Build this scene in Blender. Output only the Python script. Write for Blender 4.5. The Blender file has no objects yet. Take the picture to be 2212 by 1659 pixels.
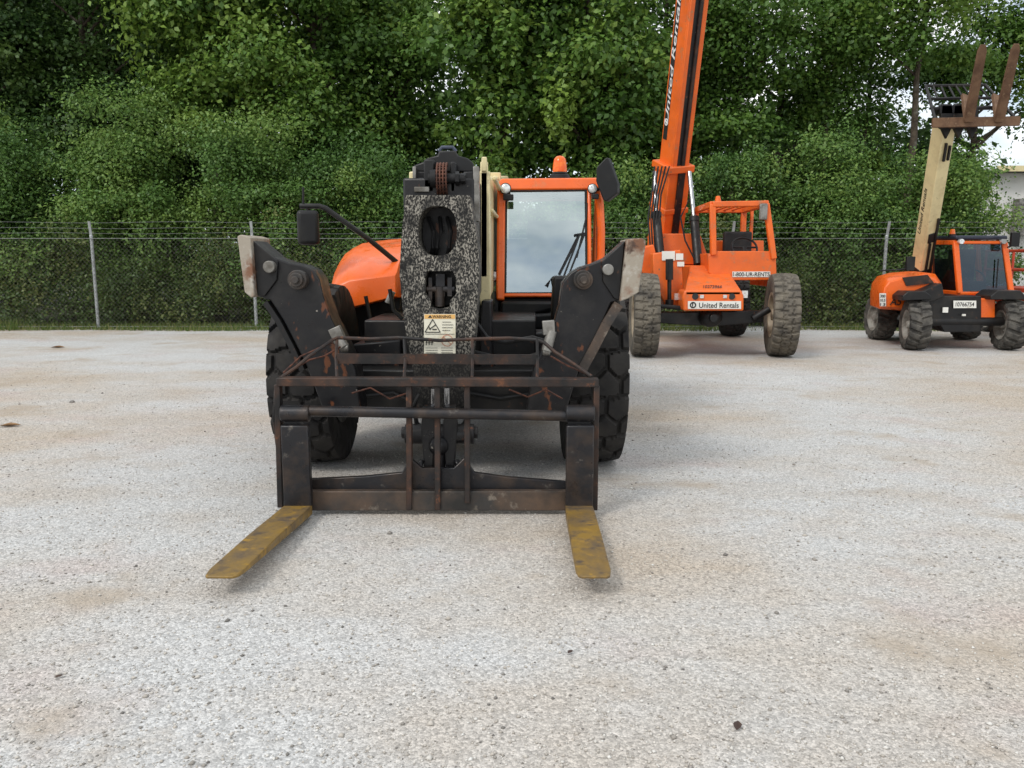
import bpy, bmesh, math, random
import numpy as np
from mathutils import Vector, Matrix
R = math.radians
random.seed(7); rng = np.random.default_rng(7)
scene = bpy.context.scene; col = scene.collection
TH = R(8.9); F = 1725.0; H = 1.40
def P(px, py, d):
    u = (px-1106)/F; v = (830-py)/F
    dy = math.cos(TH)+v*math.sin(TH); dz = -math.sin(TH)+v*math.cos(TH)
    t = d/dy
    return Vector((u*t, d, H+dz*t))
def G(px, py):
    u = (px-1106)/F; v = (830-py)/F
    dy = math.cos(TH)+v*math.sin(TH); dz = -math.sin(TH)+v*math.cos(TH)
    t = -H/dz
    return Vector((u*t, dy*t, 0))
# ------------------------------------------------------------ materials
def nt(name):
    m = bpy.data.materials.new(name); m.use_nodes = True
    t = m.node_tree
    return m, t.nodes, t.links, t.nodes['Principled BSDF'], t.nodes['Material Output']
def noise(n, l, tc, scale, detail=4, rough=.62, out='Object', stretch=None):
    no = n.new('ShaderNodeTexNoise'); no.inputs['Scale'].default_value = scale
    no.inputs['Detail'].default_value = detail; no.inputs['Roughness'].default_value = rough
    if stretch:
        mp = n.new('ShaderNodeMapping'); mp.inputs['Scale'].default_value = stretch
        l.new(tc.outputs[out], mp.inputs['Vector']); l.new(mp.outputs['Vector'], no.inputs['Vector'])
    else:
        l.new(tc.outputs[out], no.inputs['Vector'])
    return no
def mrange(n, l, src, a, b, c=0., d=1.):
    r = n.new('ShaderNodeMapRange'); r.inputs[1].default_value = a; r.inputs[2].default_value = b
    r.inputs[3].default_value = c; r.inputs[4].default_value = d
    l.new(src, r.inputs[0]); return r.outputs[0]
def mixc(n, l, fac, a, b, mode='MIX'):
    m = n.new('ShaderNodeMix'); m.data_type = 'RGBA'; m.blend_type = mode
    if isinstance(fac, float): m.inputs[0].default_value = fac
    else: l.new(fac, m.inputs[0])
    for i, c in ((6, a), (7, b)):
        if isinstance(c, (tuple, list)): m.inputs[i].default_value = (*c, 1)
        else: l.new(c, m.inputs[i])
    return m.outputs[2]
def mk(name, base, layers=(), rough=.5, metal=0., bump=.12, bscale=50, spec=.5, rvar=.15, dust=0., dustc=(.30, .25, .19), zdark=None):
    m, n, l, b, o = nt(name)
    tc = n.new('ShaderNodeTexCoord')
    c = base
    for lay in layers:
        (lc, amt, sc, soft) = lay[:4]
        no = noise(n, l, tc, sc, stretch=lay[4] if len(lay) > 4 else None); thr = .5+(.5-amt)*.5
        c = mixc(n, l, mrange(n, l, no.outputs['Fac'], thr-soft, thr+soft), c, lc)
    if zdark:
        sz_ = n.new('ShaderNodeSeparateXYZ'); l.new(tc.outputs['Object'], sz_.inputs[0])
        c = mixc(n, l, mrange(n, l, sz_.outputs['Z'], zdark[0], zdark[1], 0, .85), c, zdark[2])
    if dust > 0:
        ge = n.new('ShaderNodeNewGeometry'); sx = n.new('ShaderNodeSeparateXYZ'); l.new(ge.outputs['Normal'], sx.inputs[0])
        nz = mrange(n, l, sx.outputs['Z'], -.2, 1., .25, 1.)
        no = noise(n, l, tc, 7); nn = mrange(n, l, no.outputs['Fac'], .35, .7)
        mu = n.new('ShaderNodeMath'); mu.operation = 'MULTIPLY'; l.new(nz, mu.inputs[0]); l.new(nn, mu.inputs[1])
        mu2 = n.new('ShaderNodeMath'); mu2.operation = 'MULTIPLY'; l.new(mu.outputs[0], mu2.inputs[0]); mu2.inputs[1].default_value = dust
        c = mixc(n, l, mu2.outputs[0], c, dustc)
    if isinstance(c, (tuple, list)): b.inputs['Base Color'].default_value = (*c, 1)
    else: l.new(c, b.inputs['Base Color'])
    b.inputs['Metallic'].default_value = metal
    b.inputs['Specular IOR Level'].default_value = spec
    rn = noise(n, l, tc, 9, 3)
    l.new(mrange(n, l, rn.outputs['Fac'], .3, .7, max(.03, rough-rvar), min(1, rough+rvar)), b.inputs['Roughness'])
    if bump > 0:
        bn = noise(n, l, tc, bscale, 3); bp = n.new('ShaderNodeBump'); bp.inputs['Strength'].default_value = bump
        bp.inputs['Distance'].default_value = .004
        l.new(bn.outputs['Fac'], bp.inputs['Height']); l.new(bp.outputs['Normal'], b.inputs['Normal'])
    return m
M = {}
M['orange'] = mk('orange_paint', (.84, .135, .010), [((.70, .105, .010), .40, 2.5, .14), ((.42, .22, .10), .10, 5, .08)], .34, bump=.02, dust=.12)
M['orange_old'] = mk('faded_orange_paint', (.80, .14, .012), [((.66, .115, .014), .45, 3, .12), ((.36, .2, .10), .16, 6, .08), ((.20, .12, .07), .10, 14, .04)], .42, bump=.04, dust=.14)
M['black'] = mk('black_paint', (.008, .008, .009), [((.022, .019, .016), .3, 4, .12), ((.07, .03, .016), .13, 16, .03)], .45, bump=.1, dust=.04, spec=.35)
M['scratched'] = mk('scratched_black_paint', (.007, .007, .009), [((.017, .016, .016), .36, 6, .1), ((.12, .042, .018), .23, 11, .025, (1, 1, .5)), ((.24, .22, .19), .10, 34, .02)], .40, bump=.15, dust=.04, spec=.36)
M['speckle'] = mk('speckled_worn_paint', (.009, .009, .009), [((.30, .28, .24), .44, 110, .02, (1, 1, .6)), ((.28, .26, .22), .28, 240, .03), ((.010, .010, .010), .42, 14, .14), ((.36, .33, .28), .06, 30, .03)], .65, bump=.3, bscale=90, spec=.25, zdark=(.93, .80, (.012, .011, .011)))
M['plastic'] = mk('black_plastic', (.010, .010, .011), [((.022, .021, .019), .3, 5, .15)], .5, bump=.05, spec=.3)
M['roofblue'] = mk('dark_blue_roof', (.012, .016, .035), [((.03, .03, .05), .3, 5, .15)], .35, bump=.0)
M['dark'] = mk('dark_interior', (.008, .008, .009), [((.02, .018, .015), .3, 6, .1)], .7)
M['rust'] = mk('rusty_steel', (.028, .022, .020), [((.075, .036, .022), .40, 7, .12), ((.15, .06, .028), .20, 22, .06), ((.014, .013, .013), .40, 4, .08)], .58, metal=.15, bump=.35, bscale=90, spec=.4)
M['forkrust'] = mk('brown_rusted_fork', (.17, .10, .06), [((.10, .055, .035), .45, 7, .12), ((.23, .15, .09), .2, 14, .06)], .75, bump=.3, spec=.2)
M['forkback'] = mk('dark_fork_steel', (.018, .018, .021), [((.06, .042, .032), .35, 6, .12), ((.10, .09, .08), .15, 18, .05)], .38, metal=.35, bump=.2)
M['forkblade'] = mk('worn_yellow_fork_paint', (.26, .155, .028), [((.14, .095, .048), .50, 6, .12, (1, .5, 1)), ((.07, .052, .04), .30, 9, .08), ((.33, .19, .028), .22, 14, .06)], .55, metal=.1, bump=.35, bscale=80)
M['beam'] = mk('scraped_rusty_beam', (.040, .037, .035), [((.105, .068, .046), .45, 5, .14), ((.19, .16, .13), .22, 18, .06), ((.02, .019, .018), .36, 3, .1)], .55, metal=.2, bump=.3, bscale=70)
M['steel'] = mk('bare_grey_steel', (.27, .26, .24), [((.11, .10, .085), .45, 8, .12)], .42, metal=.5, bump=.1)
M['galv'] = mk('galvanised_steel', (.26, .27, .27), [((.17, .17, .16), .4, 12, .1)], .5, metal=.4, bump=0)
M['padm'] = mk('scraped_pale_pad', (.33, .29, .235), [((.19, .09, .05), .42, 6, .08), ((.42, .39, .34), .3, 14, .06), ((.07, .04, .028), .24, 11, .05)], .65, metal=.1, bump=.3)
M['chrome'] = mk('chrome_rod', (.42, .42, .43), [], .2, metal=1., bump=0., rvar=.05)
M['cream'] = mk('cream_paint', (.72, .62, .35), [((.56, .47, .26), .35, 4, .12), ((.25, .21, .14), .10, 10, .06)], .42, bump=.04)
M['tyre'] = mk('dusty_rubber', (.014, .014, .015), [((.030, .028, .026), .45, 6, .14)], .78, bump=.25, bscale=60, spec=.22, dust=.30, dustc=(.14, .125, .11))
M['tyre_dusty'] = mk('mud_dusted_rubber', (.05, .046, .042), [((.15, .132, .105), .5, 6, .14)], .85, bump=.25, spec=.2, dust=.65, dustc=(.26, .23, .185))
M['tyre_small'] = mk('grey_dusted_rubber', (.03, .029, .028), [((.10, .094, .084), .5, 7, .14)], .85, bump=.25, spec=.2, dust=.5, dustc=(.20, .185, .16))
M['rim_tan'] = mk('dusty_tan_rim', (.33, .27, .19), [((.18, .14, .1), .4, 7, .1)], .6)
M['rim_grey'] = mk('dusty_grey_rim', (.3, .29, .26), [((.15, .13, .11), .4, 7, .1)], .6)
M['rim_black'] = mk('black_rim', (.02, .02, .02), [((.1, .08, .06), .3, 7, .1)], .6)
M['chain'] = mk('rusty_roller_chain', (.13, .05, .03), [((.05, .025, .02), .45, 30, .1)], .7, metal=.3, bump=.3)
M['white'] = mk('white_decal', (.74, .73, .68), [((.5, .47, .4), .2, 9, .1)], .5, bump=0)
M['signface'] = mk('weathered_sign_face', (.70, .67, .55), [((.54, .48, .33), .24, 14, .1)], .5, bump=0)
M['ink'] = mk('black_ink', (.015, .015, .015), [], .5, bump=0)
M['whiteink'] = mk('white_lettering', (.72, .72, .72), [], .5, bump=0)
M['warn'] = mk('orange_warning_band', (.70, .40, .12), [], .5, bump=0)
M['warnred'] = mk('faded_red_print', (.55, .26, .16), [], .5, bump=0)
M['brownink'] = mk('dark_brown_print', (.09, .03, .025), [], .5, bump=0)
M['amber'] = mk('amber_lens', (.75, .12, .01), [((.9, .22, .02), .4, 20, .1)], .18, bump=0)
M['lens'] = mk('clear_lamp_lens', (.75, .77, .76), [((.45, .46, .46), .4, 40, .1)], .12, metal=.4, bump=.1)
M['red'] = mk('red_paint', (.45, .05, .02), [((.25, .04, .02), .4, 5, .1)], .5, bump=.05)
M['post'] = mk('galvanised_post', (.36, .38, .38), [((.25, .26, .26), .4, 8, .1)], .5, metal=.3)
M['wire'] = mk('weathered_wire', (.13, .125, .11), [((.08, .06, .05), .4, 3, .1)], .6, metal=.3, bump=0)
M['bark'] = mk('bark', (.095, .076, .056), [((.04, .032, .026), .5, 10, .1), ((.17, .16, .13), .25, 5, .1)], .95, bump=.6, bscale=30, spec=.1)
M['wallpaint'] = mk('pale_wall', (.74, .73, .70), [((.62, .61, .58), .3, 2, .1)], .8)
M['rooftile'] = mk('grey_roof', (.20, .19, .18), [((.12, .11, .10), .4, 6, .1)], .85)
M['bluegrey'] = mk('blue_grey_paint', (.03, .045, .10), [((.05, .06, .08), .4, 6, .1)], .5)
def glass(name, refl, tint, rough=.02, dirt=.12, gcol=(.80, .90, .92)):
    m, n, l, b, o = nt(name); n.remove(b)
    tr = n.new('ShaderNodeBsdfTransparent'); tr.inputs['Color'].default_value = (*tint, 1)
    gl = n.new('ShaderNodeBsdfGlossy'); gl.inputs['Roughness'].default_value = rough; gl.inputs['Color'].default_value = (*gcol, 1)
    df = n.new('ShaderNodeBsdfDiffuse'); df.inputs['Color'].default_value = (.5, .5, .46, 1)
    tc = n.new('ShaderNodeTexCoord'); no = noise(n, l, tc, 5)
    mx0 = n.new('ShaderNodeMixShader'); l.new(mrange(n, l, no.outputs['Fac'], .4, .75, .005, dirt), mx0.inputs[0])
    l.new(tr.outputs[0], mx0.inputs[1]); l.new(df.outputs[0], mx0.inputs[2])
    mx = n.new('ShaderNodeMixShader'); mx.inputs[0].default_value = refl
    l.new(mx0.outputs[0], mx.inputs[1]); l.new(gl.outputs[0], mx.inputs[2]); l.new(mx.outputs[0], o.inputs[0])
    return m
M['screen'] = glass('tinted_windscreen_glass', .47, (.62, .72, .66))
M['window'] = glass('side_window_glass', .085, (.28, .37, .45), dirt=.015, gcol=(.7, .85, 1.))
def leafmat(name, c0, c1, c2):
    m, n, l, b, o = nt(name); n.remove(b)
    at = n.new('ShaderNodeAttribute'); at.attribute_name = 'tint'
    rp = n.new('ShaderNodeValToRGB'); e = rp.color_ramp.elements
    e[0].position = 0; e[0].color = (*c0, 1); e[1].position = 1; e[1].color = (*c2, 1)
    k = e.new(.5); k.color = (*c1, 1)
    df = n.new('ShaderNodeBsdfDiffuse'); tl = n.new('ShaderNodeBsdfTranslucent'); gl = n.new('ShaderNodeBsdfGlossy')
    gl.inputs['Roughness'].default_value = .45; gl.inputs['Color'].default_value = (.8, .9, .8, 1)
    l.new(at.outputs['Fac'], rp.inputs[0]); l.new(rp.outputs[0], df.inputs['Color']); l.new(rp.outputs[0], tl.inputs['Color'])
    mx = n.new('ShaderNodeMixShader'); mx.inputs[0].default_value = .27
    l.new(df.outputs[0], mx.inputs[1]); l.new(tl.outputs[0], mx.inputs[2])
    m2_ = n.new('ShaderNodeMixShader'); m2_.inputs[0].default_value = .03
    l.new(mx.outputs[0], m2_.inputs[1]); l.new(gl.outputs[0], m2_.inputs[2]); l.new(m2_.outputs[0], o.inputs[0])
    return m
M['leaf_a'] = leafmat('shrub_leaves', (.058, .125, .028), (.105, .20, .042), (.185, .28, .062))
M['leaf_b'] = leafmat('tree_leaves', (.052, .115, .020), (.098, .19, .032), (.185, .28, .048))
M['leaf_c'] = leafmat('dark_leaves', (.036, .08, .02), (.062, .122, .027), (.105, .172, .039))
M['leaf_d'] = leafmat('olive_leaves', (.05, .09, .024), (.10, .155, .038), (.18, .20, .065))
M['grass'] = leafmat('grass_blades', (.06, .11, .022), (.12, .18, .04), (.26, .24, .09))
M['dry'] = mk('dry_brown_leaf', (.28, .17, .08), [((.20, .11, .05), .5, 30, .1)], .8)
M['dryd'] = mk('dark_dead_leaf', (.06, .035, .028), [((.1, .06, .04), .4, 30, .1)], .8)
M['stone'] = mk('grey_stone', (.16, .15, .14), [((.24, .23, .21), .4, 30, .1)], .9)
def gravel():
    m, n, l, b, o = nt('gravel_ground')
    tc = n.new('ShaderNodeTexCoord')
    big = noise(n, l, tc, .40, 5, .62, stretch=(.66, 1.0, 1)); mid = noise(n, l, tc, 1.15, 5, .6, stretch=(.8, 1, 1)); pk = noise(n, l, tc, .8, 4, .6, stretch=(1, 1.3, 1))
    fine = noise(n, l, tc, 34, 4, .72); trk = noise(n, l, tc, 1.0, 4, .6, stretch=(.45, 1.2, 1))
    c = mixc(n, l, mrange(n, l, big.outputs['Fac'], .44, .61), (.55, .545, .535), (.495, .43, .36))
    c = mixc(n, l, mrange(n, l, trk.outputs['Fac'], .52, .68, 0, .45), c, (.435, .375, .31))
    c = mixc(n, l, mrange(n, l, pk.outputs['Fac'], .56, .69, 0, .45), c, (.51, .415, .385))
    sand = mrange(n, l, mid.outputs['Fac'], .575, .67, 0, .7)
    c = mixc(n, l, sand, c, (.395, .33, .26))
    c = mixc(n, l, mrange(n, l, big.outputs['Fac'], .42, .32, 0, .5), c, (.63, .635, .63))
    vs = []
    for sc, lo, hi in ((100, .64, 1.20), (230, .72, 1.18)):
        v = n.new('ShaderNodeTexVoronoi'); v.inputs['Scale'].default_value = sc; l.new(tc.outputs['Object'], v.inputs['Vector'])
        sp = n.new('ShaderNodeSeparateColor'); l.new(v.outputs['Color'], sp.inputs[0])
        f = mrange(n, l, sp.outputs[0], 0, 1, lo, hi)
        cb = n.new('ShaderNodeCombineColor')
        for i in range(3): l.new(f, cb.inputs[i])
        c = mixc(n, l, mrange(n, l, sand, 0, .7, .85, .4), c, cb.outputs[0], 'MULTIPLY'); vs.append(v)
    c = mixc(n, l, mrange(n, l, fine.outputs['Fac'], .61, .76, 0, .45), c, (.24, .22, .20))
    l.new(c, b.inputs['Base Color']); b.inputs['Roughness'].default_value = .95; b.inputs['Specular IOR Level'].default_value = .1
    ad = n.new('ShaderNodeMath'); ad.operation = 'ADD'; l.new(vs[0].outputs['Distance'], ad.inputs[0]); l.new(fine.outputs['Fac'], ad.inputs[1])
    bp = n.new('ShaderNodeBump'); bp.inputs['Strength'].default_value = .45; bp.inputs['Distance'].default_value = .009
    bp.invert = True
    l.new(ad.outputs[0], bp.inputs['Height']); l.new(bp.outputs[0], b.inputs['Normal'])
    return m
M['gravel'] = gravel()
M['soil'] = mk('woodland_soil', (.05, .045, .025), [((.03, .05, .018), .5, 3, .15)], .95, bump=.5, bscale=8)
m, n, l, b, o = nt('pebbles'); at = n.new('ShaderNodeAttribute'); at.attribute_name = 'tint'
rp = n.new('ShaderNodeValToRGB'); e = rp.color_ramp.elements; e[0].color = (.15, .14, .13, 1); e[1].color = (.68, .665, .63, 1)
k = e.new(.45); k.color = (.46, .42, .37, 1)
l.new(at.outputs['Fac'], rp.inputs[0]); l.new(rp.outputs[0], b.inputs['Base Color']); b.inputs['Roughness'].default_value = .9
M['pebble'] = m
# ------------------------------------------------------------ builders
def root_of(p):
    while p.parent: p = p.parent
    return p
def off(parent):
    return Vector((0, 0, 0)) if parent is None else root_of(parent).location.copy()
def tag(o, label=None, cat=None, group=None, kind=None):
    if label: o['label'] = label
    if cat: o['category'] = cat
    if group: o['group'] = group
    if kind: o['kind'] = kind
    return o
def thing(name, loc, label, cat, group=None):
    o = bpy.data.objects.new(name, None); col.objects.link(o); o.location = loc; o.empty_display_size = .2
    return tag(o, label, cat, group)
def link(name, me, mat, parent):
    o = bpy.data.objects.new(name, me); col.objects.link(o); me.materials.append(mat)
    if parent is not None: o.parent = parent
    return o
class MB:
    def __init__(s): s.bm = bmesh.new()
    def box(s, c, size, rot=None):
        Mx = Matrix.Translation(Vector(c))
        if rot is not None: Mx = Mx @ rot.to_4x4()
        Mx = Mx @ Matrix.Diagonal((*size, 1)); bmesh.ops.create_cube(s.bm, size=1, matrix=Mx); return s
    def bar(s, p0, p1, w, h, up=(0, 1, 0)):
        p0, p1 = Vector(p0), Vector(p1); z = (p1-p0); L = z.length; z.normalize(); u = Vector(up)
        x = u.cross(z); x.normalize(); y = z.cross(x)
        rot = Matrix((x, y, z)).transposed()
        return s.box((p0+p1)/2, (w, h, L), rot)
    def cyl(s, p0, p1, r, r2=None, seg=20):
        p0, p1 = Vector(p0), Vector(p1); v = p1-p0
        Mx = Matrix.Translation((p0+p1)/2) @ v.to_track_quat('Z', 'Y').to_matrix().to_4x4()
        bmesh.ops.create_cone(s.bm, cap_ends=True, segments=seg, radius1=r, radius2=r if r2 is None else r2, depth=v.length, matrix=Mx); return s
    def tube(s, pts, r, seg=8):
        pts = [Vector(p) for p in pts]; n_ = len(pts); rr = r if isinstance(r, (list, tuple)) else [r]*n_
        rings = []; ref = Vector((.31, .17, .93))
        for i, p in enumerate(pts):
            t = (pts[min(i+1, n_-1)]-pts[max(i-1, 0)]).normalized()
            a = t.cross(ref)
            if a.length < .05: a = t.cross(Vector((1, 0, 0)))
            a.normalize(); b_ = t.cross(a)
            rings.append([s.bm.verts.new(p+(a*math.cos(2*math.pi*k/seg)+b_*math.sin(2*math.pi*k/seg))*rr[i]) for k in range(seg)])
        for i in range(n_-1):
            for k in range(seg):
                s.bm.faces.new((rings[i][k], rings[i][(k+1) % seg], rings[i+1][(k+1) % seg], rings[i+1][k]))
        s.bm.faces.new(rings[0][::-1]); s.bm.faces.new(rings[-1]); return s
    def loft(s, secs, caps=True):
        rs = [[s.bm.verts.new(Vector(p)) for p in sec] for sec in secs]; k = len(rs[0])
        for a, b_ in zip(rs[:-1], rs[1:]):
            for i in range(k): s.bm.faces.new((a[i], a[(i+1) % k], b_[(i+1) % k], b_[i]))
        if caps: s.bm.faces.new(rs[0][::-1]); s.bm.faces.new(rs[-1])
        return s
    def prism(s, pts, vec):
        pts = [Vector(p) for p in pts]; v = Vector(vec); return s.loft([pts, [p+v for p in pts]])
    def face(s, pts):
        s.bm.faces.new([s.bm.verts.new(Vector(p)) for p in pts]); return s
    def lathe(s, prof, c, rot, n_=32):
        c = Vector(c); rs = []
        for w, r in prof:
            rs.append([s.bm.verts.new(c+rot @ Vector((w, r*math.cos(2*math.pi*k/n_), r*math.sin(2*math.pi*k/n_)))) for k in range(n_)])
        for a, b_ in zip(rs[:-1], rs[1:]):
            for k in range(n_): s.bm.faces.new((a[k], a[(k+1) % n_], b_[(k+1) % n_], b_[k]))
        s.bm.faces.new(rs[0][::-1]); s.bm.faces.new(rs[-1]); return s
    def ball(s, c, r, sc=(1, 1, 1)):
        bmesh.ops.create_uvsphere(s.bm, u_segments=20, v_segments=12, radius=r, matrix=Matrix.Translation(Vector(c)) @ Matrix.Diagonal((*sc, 1))); return s
    def build(s, name, mat, parent=None, bevel=0., smooth=True, seg=2, ang=35):
        bmesh.ops.recalc_face_normals(s.bm, faces=s.bm.faces)
        bmesh.ops.translate(s.bm, verts=s.bm.verts, vec=-off(parent))
        me = bpy.data.meshes.new(name); s.bm.to_mesh(me); s.bm.free()
        if smooth:
            me.polygons.foreach_set('use_smooth', [True]*len(me.polygons)); me.set_sharp_from_angle(angle=R(ang))
        o = link(name, me, mat, parent)
        if bevel > 0:
            md = o.modifiers.new('bevel', 'BEVEL'); md.width = bevel; md.segments = seg; md.limit_method = 'ANGLE'; md.angle_limit = R(35)
        return o
def pxprism(mb, pts, d, depth, ax=Vector((0, 1, 0))):
    return mb.prism([P(x, y, d) for x, y in pts], ax*depth)
def rect(x0, y0, x1, y1): return [(x0, y0), (x1, y0), (x1, y1), (x0, y1)]
def oval(cx, cy, rx, ry, k=28, p=2.0):
    out = []
    for i in range(k):
        a = 2*math.pi*i/k; ca, sa = math.cos(a), math.sin(a)
        out.append((cx+rx*math.copysign(abs(ca)**(2/p), ca), cy+ry*math.copysign(abs(sa)**(2/p), sa)))
    return out
def curve_to_bm(mb, cu, fn):
    ob = bpy.data.objects.new('tmp', cu); col.objects.link(ob)
    dg = bpy.context.evaluated_depsgraph_get(); dg.update()
    me = bpy.data.meshes.new_from_object(ob.evaluated_get(dg))
    vs = [mb.bm.verts.new(fn(v.co)) for v in me.vertices]
    for p in me.polygons:
        try: mb.bm.faces.new([vs[i] for i in p.vertices])
        except ValueError: pass
    bpy.data.objects.remove(ob); bpy.data.meshes.remove(me)
def plate(mb, outer, holes, d, thick, ax=Vector((0, 1, 0))):
    cu = bpy.data.curves.new('c', 'CURVE'); cu.dimensions = '2D'; cu.fill_mode = 'BOTH'; cu.extrude = thick/2
    for o_ in [outer]+holes:
        sp = cu.splines.new('POLY'); sp.points.add(len(o_)-1); sp.use_cyclic_u = True
        for i, (x, y) in enumerate(o_):
            p = P(x, y, d); sp.points[i].co = (p.x, p.z, 0, 1)
    curve_to_bm(mb, cu, lambda c: Vector((c.x, d, c.y))+ax*(thick/2-c.z)); return mb
def text(mb, s, c, right, up, w, h, shear=0., ext=.0015, bold=.012):
    cu = bpy.data.curves.new('t', 'FONT'); cu.body = s; cu.extrude = .02; cu.shear = shear; cu.offset = bold
    c = Vector(c); right = Vector(right).normalized(); up = Vector(up).normalized(); nn = right.cross(up)
    tmp = MB(); curve_to_bm(tmp, cu, lambda q: q.copy())
    xs = [v.co.x for v in tmp.bm.verts]; ys = [v.co.y for v in tmp.bm.verts]
    x0, x1, y0, y1 = min(xs), max(xs), min(ys), max(ys)
    mp = {}
    for v in tmp.bm.verts:
        q = c+right*((v.co.x-(x0+x1)/2)/(x1-x0)*w)+up*((v.co.y-(y0+y1)/2)/(y1-y0)*h)+nn*(ext if v.co.z > 0 else -.0005)
        mp[v] = mb.bm.verts.new(q)
    for f in tmp.bm.faces: mb.bm.faces.new([mp[v] for v in f.verts])
    tmp.bm.free(); return mb
def npmesh(name, verts, faces, mat, parent=None, tint=None, smooth=False):
    verts = np.asarray(verts, dtype=np.float64)-np.array(off(parent)); faces = np.asarray(faces)
    me = bpy.data.meshes.new(name); nf, k_ = faces.shape
    me.vertices.add(len(verts)); me.vertices.foreach_set('co', verts.ravel())
    me.loops.add(nf*k_); me.loops.foreach_set('vertex_index', faces.ravel().astype(np.int32))
    me.polygons.add(nf); me.polygons.foreach_set('loop_start', np.arange(0, nf*k_, k_, dtype=np.int32))
    me.update(calc_edges=True); me.validate()
    if smooth: me.polygons.foreach_set('use_smooth', [True]*nf); me.set_sharp_from_angle(angle=R(38))
    if tint is not None:
        a = me.attributes.new('tint', 'FLOAT', 'FACE'); a.data.foreach_set('value', np.asarray(tint, dtype=np.float32))
    return link(name, me, mat, parent)
# ------------------------------------------------------------ wheels
def pat_hex(u, v, circ, N):
    # chunky angular lugs: a hexagonal lattice cut by wide grooves
    a = circ/(math.sqrt(3)*N); r = np.array([a, a*math.sqrt(3)])
    p = np.stack([v+10*a+a*.25, u+.012*np.sin(v*40)], -1)
    g1 = np.mod(p, r)-r/2; g2 = np.mod(p-r/2, r)-r/2
    s_ = (g1**2).sum(-1) < (g2**2).sum(-1)
    g = np.abs(np.where(s_[..., None], g1, g2))
    hd = np.maximum(g[..., 0]*.5+g[..., 1]*.866, g[..., 0])
    return (a/2-hd) < .0115
def pat_bar(u, v, circ, N):
    p = circ/N; W_ = np.abs(v)
    f = np.where(v > 0, np.mod(u/p+W_*2.6, 1), np.mod(u/p+.5+W_*2.6, 1))
    return (f > .60)
def pat_block(u, v, circ, N):
    p = circ/N; W_ = np.abs(v)
    f = np.where(v > 0, np.mod(u/p+W_*1.0, 1), np.mod(u/p+.5+W_*1.0, 1))
    return (f > .72) | (np.abs(W_-.06-.012*np.sin(u/p*2*math.pi)) < .008)
def wheel(root, c, R0, W, rim_r, pat, N, depth, tm, rmat, yaw=0., n_=264, nw=26):
    rot = Matrix.Rotation(yaw, 3, 'Z'); c = Vector(c)
    circ = 2*math.pi*R0
    s_ = np.linspace(-.48, .48, nw)*W
    prof = [(-.40*W, rim_r), (-.47*W, rim_r+.25*(R0-rim_r)), (-.51*W, rim_r+.55*(R0-rim_r)), (-.51*W, R0-.10*(R0)/.6), (-.50*W, R0-.045)]
    prof_all = prof+[(x, R0-.022*(2*x/W)**2) for x in s_]+[(-w_, r_) for w_, r_ in prof[::-1]]
    w_ = np.array([q[0] for q in prof_all]); r_ = np.array([q[1] for q in prof_all])
    th = np.linspace(0, 2*math.pi, n_, endpoint=False)
    U, Wg = np.meshgrid(th*R0, w_, indexing='ij'); Rg = np.repeat(r_[None, :], n_, 0)
    gm = pat(U, Wg, circ, N).astype(float)
    wt = np.zeros(len(w_)); wt[5:-5] = 1.; wt[4] = wt[-5] = .8; wt[3] = wt[-4] = .25
    Rg = Rg-gm*depth*wt[None, :]
    X = Wg*(1-.04*gm*(np.abs(wt) < 1)*(wt > 0)); Y = Rg*np.cos(U/R0); Z = Rg*np.sin(U/R0)
    V = np.stack([X, Y, Z], -1).reshape(-1, 3) @ np.array(rot).T+np.array(c)
    k_ = len(w_); i = np.arange(n_)[:, None]; j = np.arange(k_-1)[None, :]; i2 = (i+1) % n_
    Fc = np.stack([i*k_+j, i*k_+j+1, i2*k_+j+1, i2*k_+j], -1).reshape(-1, 4)
    hub = MB().lathe([(-.16*W, .02), (-.16*W, rim_r*.55), (.16*W, rim_r*.55), (.16*W, .02)], c, rot)
    for sgn in (-1, 1):
        hub.lathe([(sgn*.16*W, rim_r*.30), (sgn*.40*W, rim_r*.26), (sgn*.42*W, rim_r*.12)], c, rot, 20)
        for q in range(10):
            a = 2*math.pi*q/10
            b0 = c+rot @ Vector((sgn*.16*W, math.cos(a)*rim_r*.42, math.sin(a)*rim_r*.42)); hub.cyl(b0, b0+rot @ Vector((sgn*.035, 0, 0)), .014, seg=6)
    w = hub.build('wheel', rmat, root)
    npmesh('tyre', V, Fc, tm, w, smooth=True)
    rb = MB(); rb.lathe([(-.14*W, rim_r*.5), (-.2*W, rim_r*.86), (-.42*W, rim_r*.93), (-.44*W, rim_r*1.05), (-.38*W, rim_r*1.03), (0, rim_r*1.0), (.38*W, rim_r*1.03), (.44*W, rim_r*1.05), (.42*W, rim_r*.93), (.2*W, rim_r*.86), (.14*W, rim_r*.5)], c, rot, 40)
    rb.build('rim', rmat, w)
    return w
# ============================================================ SETTING
g = MB(); g.face([(-400, -300, 0), (400, -300, 0), (400, 500, 0), (-400, 500, 0)])
tag(g.build('ground', M['gravel'], smooth=False), kind='structure')
g = MB(); g.face([(-120, 16.6, .004), (120, 16.6, .004), (120, 120, .004), (-120, 120, .004)])
tag(g.build('woodland_floor', M['soil'], smooth=False), kind='structure')
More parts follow.
